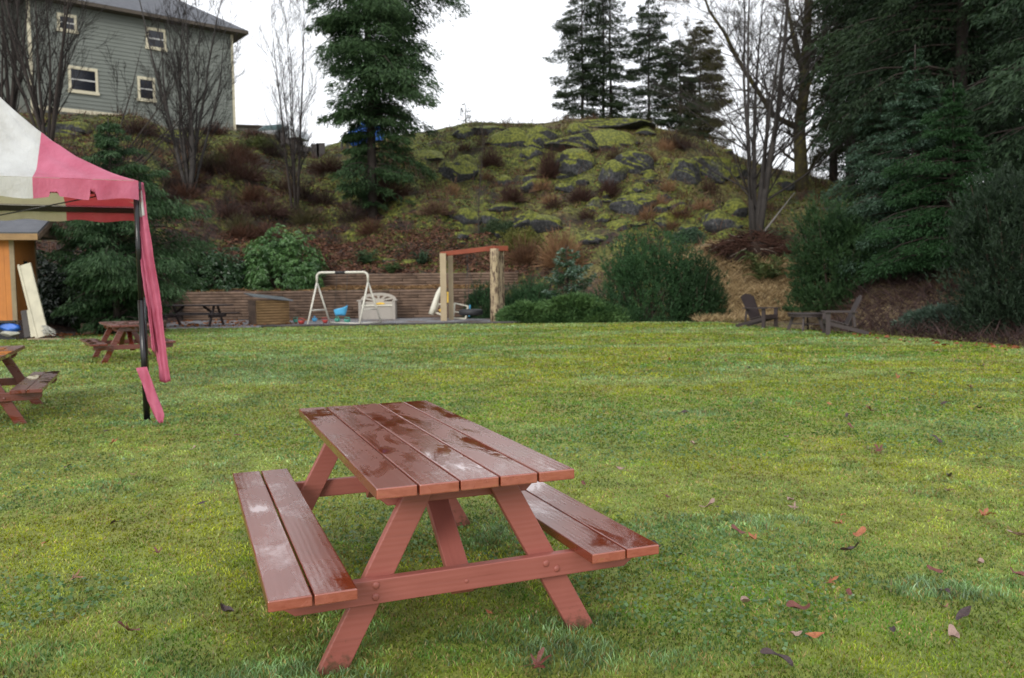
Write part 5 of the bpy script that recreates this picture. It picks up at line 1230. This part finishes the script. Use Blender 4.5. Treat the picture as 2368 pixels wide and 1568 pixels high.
# ---- ground cover of the slope
def scatter(name, label, cat, n, xr, yr, cols, L, W, up, mask=None, mat=None, seed=1, zoff=0, hv=.6):
    global rng
    rng = np.random.default_rng(seed); x = xr[0]+(xr[1]-xr[0])*rng.random(n); y = yr[0]+(yr[1]-yr[0])*rng.random(n)
    if mask is not None: k = mask(x, y); x = x[k]; y = y[k]
    n = len(x); P = np.stack([x, y, height(x, y)+zoff], 1); an = rng.random(n)*6.283; D = np.stack([np.cos(an), np.sin(an), up*(1-hv+2*hv*rng.random(n))], 1)
    f = rng.random(n)[:, None]; col = np.array(cols[0])*(1-f)+np.array(cols[1])*f
    Lv = Leaves(); Lv.add(P, D, L*(.5+rng.random(n)), W*(.7+.6*rng.random(n)), col, .1); return tag(Lv.build(name, mat or MNEEDLE), label, cat, kind='stuff')
onh = lambda x, y: (y > 36.4) | (x > .3) | (x < -14.6)
def nm(sc, sd, lo, hi=None):
    return lambda x, y: onh(x, y) & (rng.random(x.shape) < sstep(lo, lo+.12, fbm(x*sc, y*sc, sd, 3)))
cov = lambda x, y=None: sstep(-14, -4, x) if y is None else np.clip(.03*x+.09*height(x, y)+.02, .05, 1)
scatter('slope_moss', 'yellow green moss and low grass over the slope', 'moss', 90000, (-34, 20), (31.5, 57), ((.025, .032, .008), (.23, .245, .042)), .13, .07, .8, lambda x, y: onh(x, y) & (rng.random(x.shape) < cov(x, y)*sstep(.42, .56, fbm(x*.7, y*.7, 5, 3))) & ~((x > 10) & (y < 34)), seed=401)
scatter('slope_dry_grass', 'pale brown dry grass and dead stems over the slope', 'dry grass', 70000, (-34, 20), (31.5, 56), ((.07, .04, .022), (.27, .185, .10)), .28, .022, 1.5, lambda x, y: onh(x, y) & (rng.random(x.shape) < (.1+.9*cov(x, y))*sstep(.44, .6, fbm(x*.5+7, y*.5, 15, 3))), seed=402)
scatter('slope_litter', 'dark reddish brown leaf litter and bramble stems on the slope', 'leaf litter', 90000, (-34, 14), (28, 56), ((.025, .012, .008), (.17, .075, .045)), .16, .07, .4, lambda x, y: onh(x, y) & (rng.random(x.shape) < (1.1-.85*cov(x, y))*sstep(.3, .5, fbm(x*.6, y*.6, 25, 3))) & ~((x > -12) & (y < 34)) & ~((x < -12) & (y < 27.5)), seed=403)
scatter('terrace_litter', 'tan grass and fallen leaves along the tops of the timber walls', 'leaf litter', 9000, (-13.2, -.4), (34.1, 36), ((.1, .05, .025), (.36, .22, .1)), .14, .03, .5, seed=404)
scatter('slope_litter', 'brown leaf litter just above the upper timber wall', 'leaf litter', 16000, (-13.2, 1), (36.2, 40), ((.05, .025, .018), (.26, .13, .085)), .15, .07, .35, seed=405)
scatter('bank_grass', 'long tan dry grass on the bank behind the left garden chair', 'dry grass', 26000, (6.2, 12.2), (27.6, 35), ((.17, .11, .055), (.55, .42, .23)), .34, .022, .9, lambda x, y: (~inlawn(x, y)), seed=406)
wl = lambda x, y: (~inlawn(x, y)) & (x < 6+0.42*y) & (x/y > .385)
scatter('dead_brush', 'dark brown dead brush along the foot of the right-hand woods', 'dead brush', 34000, (8, 22), (15, 27), ((.02, .012, .012), (.085, .05, .045)), .5, .016, .9, wl, seed=407, hv=.9)
scatter('woods_litter', 'dark leaf litter under the right-hand woods', 'leaf litter', 50000, (8, 34), (15, 50), ((.02, .013, .01), (.12, .07, .045)), .16, .06, .3, lambda x, y: (~inlawn(x, y)) & (x/y > .36), seed=408)
scatter('edge_weeds', 'ragged weeds and ferny growth where the lawn meets the brush', 'weeds', 9000, (6.8, 14), (13, 28), ((.05, .06, .02), (.2, .19, .07)), .16, .014, 1.3, lambda x, y: (~inlawn(x, y)) & inlawn(x-.55, y-.35), seed=409)
scatter('slope_tufts', 'clumps of reddish dead stems and bracken over the slope', 'dead stems', 60000, (-34, 20), (30, 56), ((.02, .011, .008), (.15, .08, .05)), .6, .022, 2.4, lambda x, y: onh(x, y) & (rng.random(x.shape) < sstep(.54, .66, fbm(x*1.3+2, y*1.3, 95, 3))) & ~((x > 4) & (y < 35)), seed=420)
scatter('slope_green', 'small dark green fern and ivy growth on the slope', 'ground cover', 50000, (-34, 20), (28, 55), ((.012, .03, .010), (.06, .10, .03)), .14, .06, 1.0, lambda x, y: onh(x, y) & (rng.random(x.shape) < sstep(.54, .64, fbm(x*.9+12, y*.9, 97, 3))) & ~((x > 5) & (y < 35)) & ~((x < -12) & (y < 27.5)), seed=421)
# fallen leaf litter bands on the lawn edge
scatter('lawn_edge_litter', 'orange brown fallen leaves gathered by the shed, the gravel and the grey table', 'leaf litter', 2200, (-13.5, -7.2), (21.8, 33.5), ((.12, .04, .015), (.42, .16, .05)), .11, .075, .3, lambda x, y: (((y > 22.5) & (y < 25.6) & (x < -11.0)) | ((y > 28.5) & (x < -7.6))) & (rng.random(x.shape) < sstep(.35, .6, fbm(x*1.2, y*1.2, 8, 2))), seed=410, zoff=.012)
scatter('lawn_edge_litter', 'red brown fallen leaves along the right edge of the lawn', 'leaf litter', 500, (8.2, 14), (14.5, 22), ((.08, .025, .012), (.32, .11, .05)), .11, .075, .25, lambda x, y: inlawn(x+.1, y) & ~inlawn(x+1.1, y+.6), seed=411, zoff=.02)
# edging stakes at the foot of the woods
for k, px in enumerate((2236, 2246, 2258, 2272)):
    q = onz(px, 772-k % 2*3); mb = MB(); h_ = (.22, .3, .26, .18)[k]; mb.tube([(q.x, q.y, -.02), (q.x, q.y, h_)], .055, 9)
    tag(mb.build('edging_stake', M_LOGP, None, .006), 'short round wooden stake at the edge of the right-hand brush', 'stake', 'row of short wooden stakes')

# ================================================================== FALLEN LEAVES
def leaf_mesh(name, kind, seed):
    rs = random.Random(seed); 
    if kind == 'maple':
        lobes = [(0, 1.0), (52, .9), (-52, .9), (112, .55), (-112, .55)]; pts = []
        for a in range(-180, 180, 6):
            r = .20
            for la, lr in lobes:
                d = abs((a-la+180) % 360-180); r = max(r, lr*max(0, 1-(d/27.0)**1.15)) if d < 27 else r
                if 9 < d < 15: r = max(r, lr*.62)
            if abs(a) > 165: r = .10
            r *= rs.uniform(.92, 1.06); pts.append((math.sin(math.radians(a))*r, math.cos(math.radians(a))*r))
    else:
        pts = []
        for k in range(24):
            a = k/24*6.283; w_ = .38*abs(math.sin(a))**.8; pts.append((math.copysign(w_, math.sin(a)), -math.cos(a)))
    bm = bmesh.new(); cv = bm.verts.new((0, 0, 0)); k1, k2 = rs.uniform(.25, .75), rs.uniform(-.3, .7); ph = rs.random()*6
    def zz(x, y): return k1*(abs(x)**1.5)+k2*y*y*.5+.12*math.sin(x*5+ph)*math.cos(y*4)
    mid = [bm.verts.new((x*.5, y*.5, zz(x*.5, y*.5))) for x, y in pts]; outv = [bm.verts.new((x, y, zz(x, y))) for x, y in pts]; n = len(pts)
    for i in range(n):
        j = (i+1) % n; bm.faces.new((cv, mid[i], mid[j])); bm.faces.new((mid[i], outv[i], outv[j], mid[j]))
    if kind == 'maple':
        s = [bm.verts.new(v) for v in ((-.015, -.1, 0), (.015, -.1, 0), (.05, -.95, .12), (.03, -.95, .12))]; bm.faces.new(s)
    me = bpy.data.meshes.new(name); bm.to_mesh(me); bm.free(); me.polygons.foreach_set('use_smooth', [True]*len(me.polygons)); return me
def leafmat(nm_, a, c):
    m, t, b = newmat(nm_); n = noise(t, objco(t), 2.2, 5, .7); t.links.new(ramp(t, n, [(.3, a), (.7, c)]), b.inputs['Base Color']); b.inputs['Roughness'].default_value = .38; bump(t, b, n, .4, .05); return m
LMs = {'orange': leafmat('orange brown leaf', (.22, .07, .03), (.45, .16, .06)), 'red brown': leafmat('red brown leaf', (.09, .028, .02), (.2, .06, .04)), 'dark brown': leafmat('dark brown leaf', (.03, .018, .018), (.075, .04, .038)),
       'pale brown': leafmat('pale pinkish brown leaf', (.24, .15, .12), (.38, .25, .2)), 'tan and brown': leafmat('tan and brown leaf', (.1, .045, .04), (.36, .19, .08))}
LMe = {}
# px, py, size in metres, colour, kind, label
FL = [(1080, 1394, .12, 'tan and brown', 'maple', 'large tan and brown maple leaf under the front crossbeam of the near picnic table'), (305, 1480, .075, 'red brown', 'maple', 'dark red maple leaf with long stem at lower left of the lawn'),
      (525, 1435, .045, 'dark brown', 'oval', 'folded dark leaf left of the near table bench'), (468, 1178, .04, 'dark brown', 'oval', 'small dark curled leaf left of the near table'), (268, 1222, .04, 'dark brown', 'oval', 'small dark curled leaf on the left lawn, left of the near table'), (258, 1037, .06, 'orange', 'maple', 'orange leaf lying flat in front of the canopy pole'),
      (1848, 1432, .06, 'red brown', 'oval', 'long red brown leaf standing in the lower right grass'), (1798, 1543, .06, 'dark brown', 'oval', 'dark leaf at the bottom edge right of the near table'), (1885, 1493, .035, 'orange', 'oval', 'small orange leaf near the bottom right'), (2274, 1207, .07, 'orange', 'maple', 'bright orange maple leaf standing up at the right edge'),
      (2193, 1197, .045, 'pale brown', 'maple', 'pale pink brown leaf beside the bright orange maple leaf'), (1987, 1252, .05, 'orange', 'oval', 'orange leaf in the clover right of the near bench end'), (1945, 1227, .05, 'orange', 'maple', 'flat orange leaf above the clover patch'), (1706, 1245, .045, 'red brown', 'oval', 'rust brown leaf right of the bench corner'), (1518, 1284, .05, 'dark brown', 'oval', 'grey brown leaf touching the right bench corner'),
      (1577, 1300, .03, 'dark brown', 'oval', 'tiny dark leaf below the right bench corner'), (1240, 1568, .07, 'red brown', 'maple', 'red brown leaf cut off by the bottom edge'), (1130, 1437, .025, 'orange', 'oval', 'small rust leaf below the near crossbeam'), (965, 1395, .06, 'dark brown', 'oval', 'dark leaf in the shade under the near table'), (1603, 1038, .055, 'pale brown', 'oval', 'pale flat leaf right of the table top'),
      (2015, 958, .09, 'red brown', 'maple', 'large reddish maple leaf in the upper right lawn'), (2032, 1053, .075, 'red brown', 'maple', 'dark red maple leaf below the large reddish one'), (2166, 1025, .06, 'dark brown', 'oval', 'dark wet leaf at the upper right of the lawn'), (2245, 903, .07, 'red brown', 'maple', 'red brown leaf near the right edge, far part of the lawn'), (2157, 921, .06, 'orange', 'maple', 'rust leaf just left of two dark leaves'),
      (2183, 940, .045, 'dark brown', 'oval', 'round dark leaf, left of a pair'), (2262, 953, .05, 'dark brown', 'oval', 'round dark leaf, right of a pair'), (1966, 997, .05, 'red brown', 'oval', 'small red leaf left of the dark red maple leaf'), (2195, 1110, .05, 'dark brown', 'oval', 'dark leaf in the right middle of the lawn'), (2190, 1147, .045, 'red brown', 'maple', 'small scarlet maple leaf in the right middle'),
      (2350, 1348, .045, 'red brown', 'oval', 'rust leaf at the right edge, lower part'), (2160, 1338, .035, 'red brown', 'oval', 'small upright brown leaf, lower right'), (1968, 1290, .05, 'dark brown', 'oval', 'flat dull brown leaf under the clover patch'), (1964, 1393, .03, 'red brown', 'oval', 'tiny rust leaf above the long red brown leaf'), (2184, 1385, .04, 'dark brown', 'oval', 'small dark leaf at the lower right'), (2356, 1256, .06, 'pale brown', 'oval', 'pale tan leaf cut by the right edge'),
      (1432, 1097, .045, 'pale brown', 'oval', 'greyish leaf just right of the table top corner'), (1812, 817, .07, 'dark brown', 'oval', 'dark leaf on the lawn below the left garden chair'), (2078, 880, .07, 'orange', 'maple', 'rust leaf on the far lawn below the right garden chair'), (1350, 1132, .03, 'red brown', 'oval', 'small rust leaf between table top and right bench'), (2108, 870, .05, 'red brown', 'oval', 'small brown leaf right of the rust leaf on the far lawn'),
      (1548, 838, .06, 'orange', 'oval', 'orange leaf on the far lawn left of the garden chairs'), (245, 1006, .035, 'dark brown', 'oval', 'tiny dark leaf behind the orange leaf by the pole'), (158, 1088, .035, 'dark brown', 'oval', 'small grey leaf on the left lawn'), (548, 1016, .03, 'red brown', 'oval', 'tiny rust leaf left of the table top'), (447, 1048, .03, 'pale brown', 'oval', 'tiny pinkish leaf on the lawn right of the pole'),
      (172, 1357, .05, 'tan and brown', 'maple', 'weathered tan leaf sunk in the grass at lower left'), (110, 1270, .03, 'orange', 'oval', 'tiny orange leaf at the left of the lawn'), (1470, 800, .06, 'red brown', 'oval', 'brown leaf on the far lawn in front of the mounded pine'), (1950, 1205, .03, 'orange', 'oval', 'tiny orange leaf above the flat orange one')]
rs = random.Random(77)
for k, (px, py, s, cn, kd, lb_) in enumerate(FL):
    p = onz(px, min(py, 1562)); key = (cn, kd, k % 3)
    if key not in LMe:
        LMe[key] = leaf_mesh('fallen_leaf', kd, k); LMe[key].materials.append(LMs[cn])
    o = bpy.data.objects.new('fallen_leaf', LMe[key]); COL.objects.link(o); o.location = (p.x, p.y, .034+s*.14); o.scale = (s, s, s*1.2)
    o.rotation_euler = (rs.uniform(-.35, .5), rs.uniform(-.4, .4), rs.random()*6.28)
    if k == 0: o.rotation_euler = (.35, .1, 2.6); o.location.z = .06
    tag(o, lb_, 'leaf', 'fallen leaves on the lawn')
for k in range(70):
    px, py = rs.uniform(300, 2360), rs.uniform(790, 1500)
    if 560 < px < 1540 and py > 900: continue
    if px < 1500 and rs.random() < .7: continue
    p = onz(px, py); s = rs.uniform(.025, .055)*(1+.02*p.y); key = rs.choice(list(LMe)); o = bpy.data.objects.new('fallen_leaf', LMe[key]); COL.objects.link(o)
    o.location = (p.x, p.y, .03+s*.12); o.scale = (s, s, s*1.2); o.rotation_euler = (rs.uniform(-.35, .4), rs.uniform(-.4, .4), rs.random()*6.28)
    tag(o, 'small brown fallen leaf lying alone on the open lawn', 'leaf', 'fallen leaves on the lawn')
